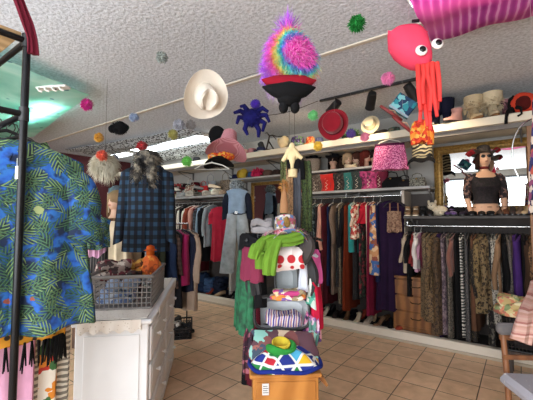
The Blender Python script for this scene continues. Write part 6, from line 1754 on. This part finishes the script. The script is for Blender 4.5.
# green and yellow ring hat on it
t = thing('green_felt_hat', 'open green felt hat with yellow and brown inner edge on the harlequin hat', 'hat', (cc.x-.025, cc.y+.12, CZ+.085), R(10))
gn = cloth('#2f8c3c', .15, 150)
MB().lathe([(.04, -.005), (.075, .0), (.094, .018), (.096, .035), (.085, .048), (.066, .046), (.058, .03), (.05, .012)], 32, 1.0, .8, lambda p, a: (p.x, p.y, p.z+.012*math.sin(2*a+.6)*(p.z > .02))).build('rolled_brim', gn, t)
MB().lathe([(.05, .02), (.056, .04), (.058, .066), (.05, .067), (.044, .05), (.04, .02)], 28, 1.0, .85, lambda p, a: (p.x, p.y, p.z+((.022*math.sin(a*1)-.008)*(p.z > .06))), cap=False).build('inner_cuff', cloth('#c9b43a'), t)
MB().lathe([(.048, .02), (.046, .024), (.004, .022)], 20, 1, .85).build('inside', cloth('#6a2c1c'), t)

# ================================================================ right foreground: chair, basket, scarves
chz = .47
q0 = aty(517, 388, 2.0)
gy = cloth('#6c6868', .1, 200)
ch = thing('chair', 'wooden chair with grey padded back and speckled lilac seat at the right edge', 'chair', (1.66, 2.12, 0), R(-6))
wdk = wood('#6e452c', '#855636', 4, .4)
# back pad runs across at the far side, seat nearer the camera
MB().bbox(-.20, .22, -.30, .12, .46, .54, .028).build('seat', floral(('#cfc8c0',), 24, '#9c99a0', .12), ch)
for x in (-.125, .17):
    MB().tube([(x, .14, .0), (x, .15, .45), (x, .19, .80)], [.016, .019, .017], 10).build('rear_leg', wdk, ch)
    MB().tube([(x, -.26, .0), (x, -.25, .46)], [.014, .02], 10).build('front_leg', wdk, ch)
MB().bbox(-.15, .17, .145, .165, .60, .63, .005).build('back_rail', wdk, ch)
MB().bbox(-.15, .17, .17, .19, .715, .75, .005).build('back_rail', wdk, ch)
MB().at((.01, .18, .79), (R(-8), 0, 0)).bbox(-.175, .225, -.035, .03, -.04, .035, .02).build('back_pad', gy, ch)
bx = aty(524, 306, 3.2)
bz = 1.5-(352-220)/F*3.15
st_ = thing('low_stand', 'dark low wooden stand under the black basket at the right', 'stand', (aty(524, 352, 3.3).x+.09, 3.31, 0), WROT)
MB().bbox(-.2, .34, -.18, .18, .26, .29, .004).build('top_board', wood('#2c211a', '#3c2c22'), st_)
for x, y in ((-.17, -.15), (.31, -.15), (-.17, .15), (.31, .15)): MB().bbox(x-.018, x+.018, y-.018, y+.018, 0, .26, .003).build('leg', wood('#2c211a', '#3c2c22'), st_)
bloc = Vector((aty(524, 352, 3.3).x+.13, 3.30, .292))
crate(plain('#151515', .5), 'black plastic lattice basket of scarves at the right under the purple dress', bloc, WROT, .50, .34, .34, 'plastic_basket', nx=18, nz=10, bar=.0045, rail=.012)
fs = floral(('#c8b078', '#d88a6a', '#e0d4a8', '#8a9a6a', '#b06a5c', '#d8c890'), 24)
pile(fs, 'cream scarf with coral and green flowers piled on the black basket', bloc+Vector((-.07, -.02, .31)), WROT, .56, .36, .15, 'flowered_scarf', 'scarf', 2, 3, amp=.4)
pile(cloth('#3c3436'), 'dark cloths filling the black plastic basket', bloc+Vector((0, 0, .01)), WROT, .44, .28, .28, 'folded_cloth', 'cloth', 3, 5)
pp = [aty(540, 286, 2.6), aty(536, 298, 2.45), aty(531, 312, 2.3), aty(525, 326, 2.22), aty(521, 342, 2.2)]
scarf(pp, .12, stripes(('#c09488', '#b88c7c', '#cca89c', '#a0685f', '#c09488', '#c4a092'), 5, 'Z', 1.0), 'salmon pink striped scarf flowing over the back of the chair', th=.08, seed=2, gather=.10)


# hoop earring like ring and patterned garment at right edge
p = aty(537, 154, 1.9)
t = thing('hoop', 'large thin silver hoop hanging at the right edge before the mirror', 'hoop', p, R(-10))
MB().tube([(.125*math.cos(a), 0, .2*math.sin(a)+.0) for a in [2*PI*k/40 for k in range(41)]], .004, 8).build('ring', M_CHROME, t)
string(t, .2, topz=CEIL-.003-p.z)
p = aty(543, 92, 1.85)
pgm = floral(('#2c2a5c', '#7c3a5c', '#c8b8a8', '#1c1c3c', '#a84a3c'), 34)
garment('dress', 'tunic', pgm, 'navy and wine patterned tunic hanging at the right edge of the picture', 'tunic', p, R(20), L=.62, w=.12, hem=.18, th=.08, top=-.05)
single(MB().tube([p+Vector((0, 0, -.05)), Vector((p.x, p.y, CEIL-.004))], .0006, 4), 'hanging_string', M_NYL, 'string holding the navy and wine patterned tunic', 'string')
t = thing('wooden_post', 'tan wooden post at the right edge beside the mirror', 'post', (aty(534, 220, 3.9).x, 3.9, 0), WROT) if 0 else None
pb = on(535, 4.50, 0)
t = thing('wooden_post', 'brown wooden upright standing on the platform at the right end of the leopard rail', 'post', on(534, 4.46, .118), WROT)
MB().bbox(-.03, .03, -.03, .03, .0, 2.38, .004).build('upright', wood('#7c5434', '#a8774c', 3), t)
t['label'] = 'tan wooden upright on the kerb at the right edge before the large mirror'
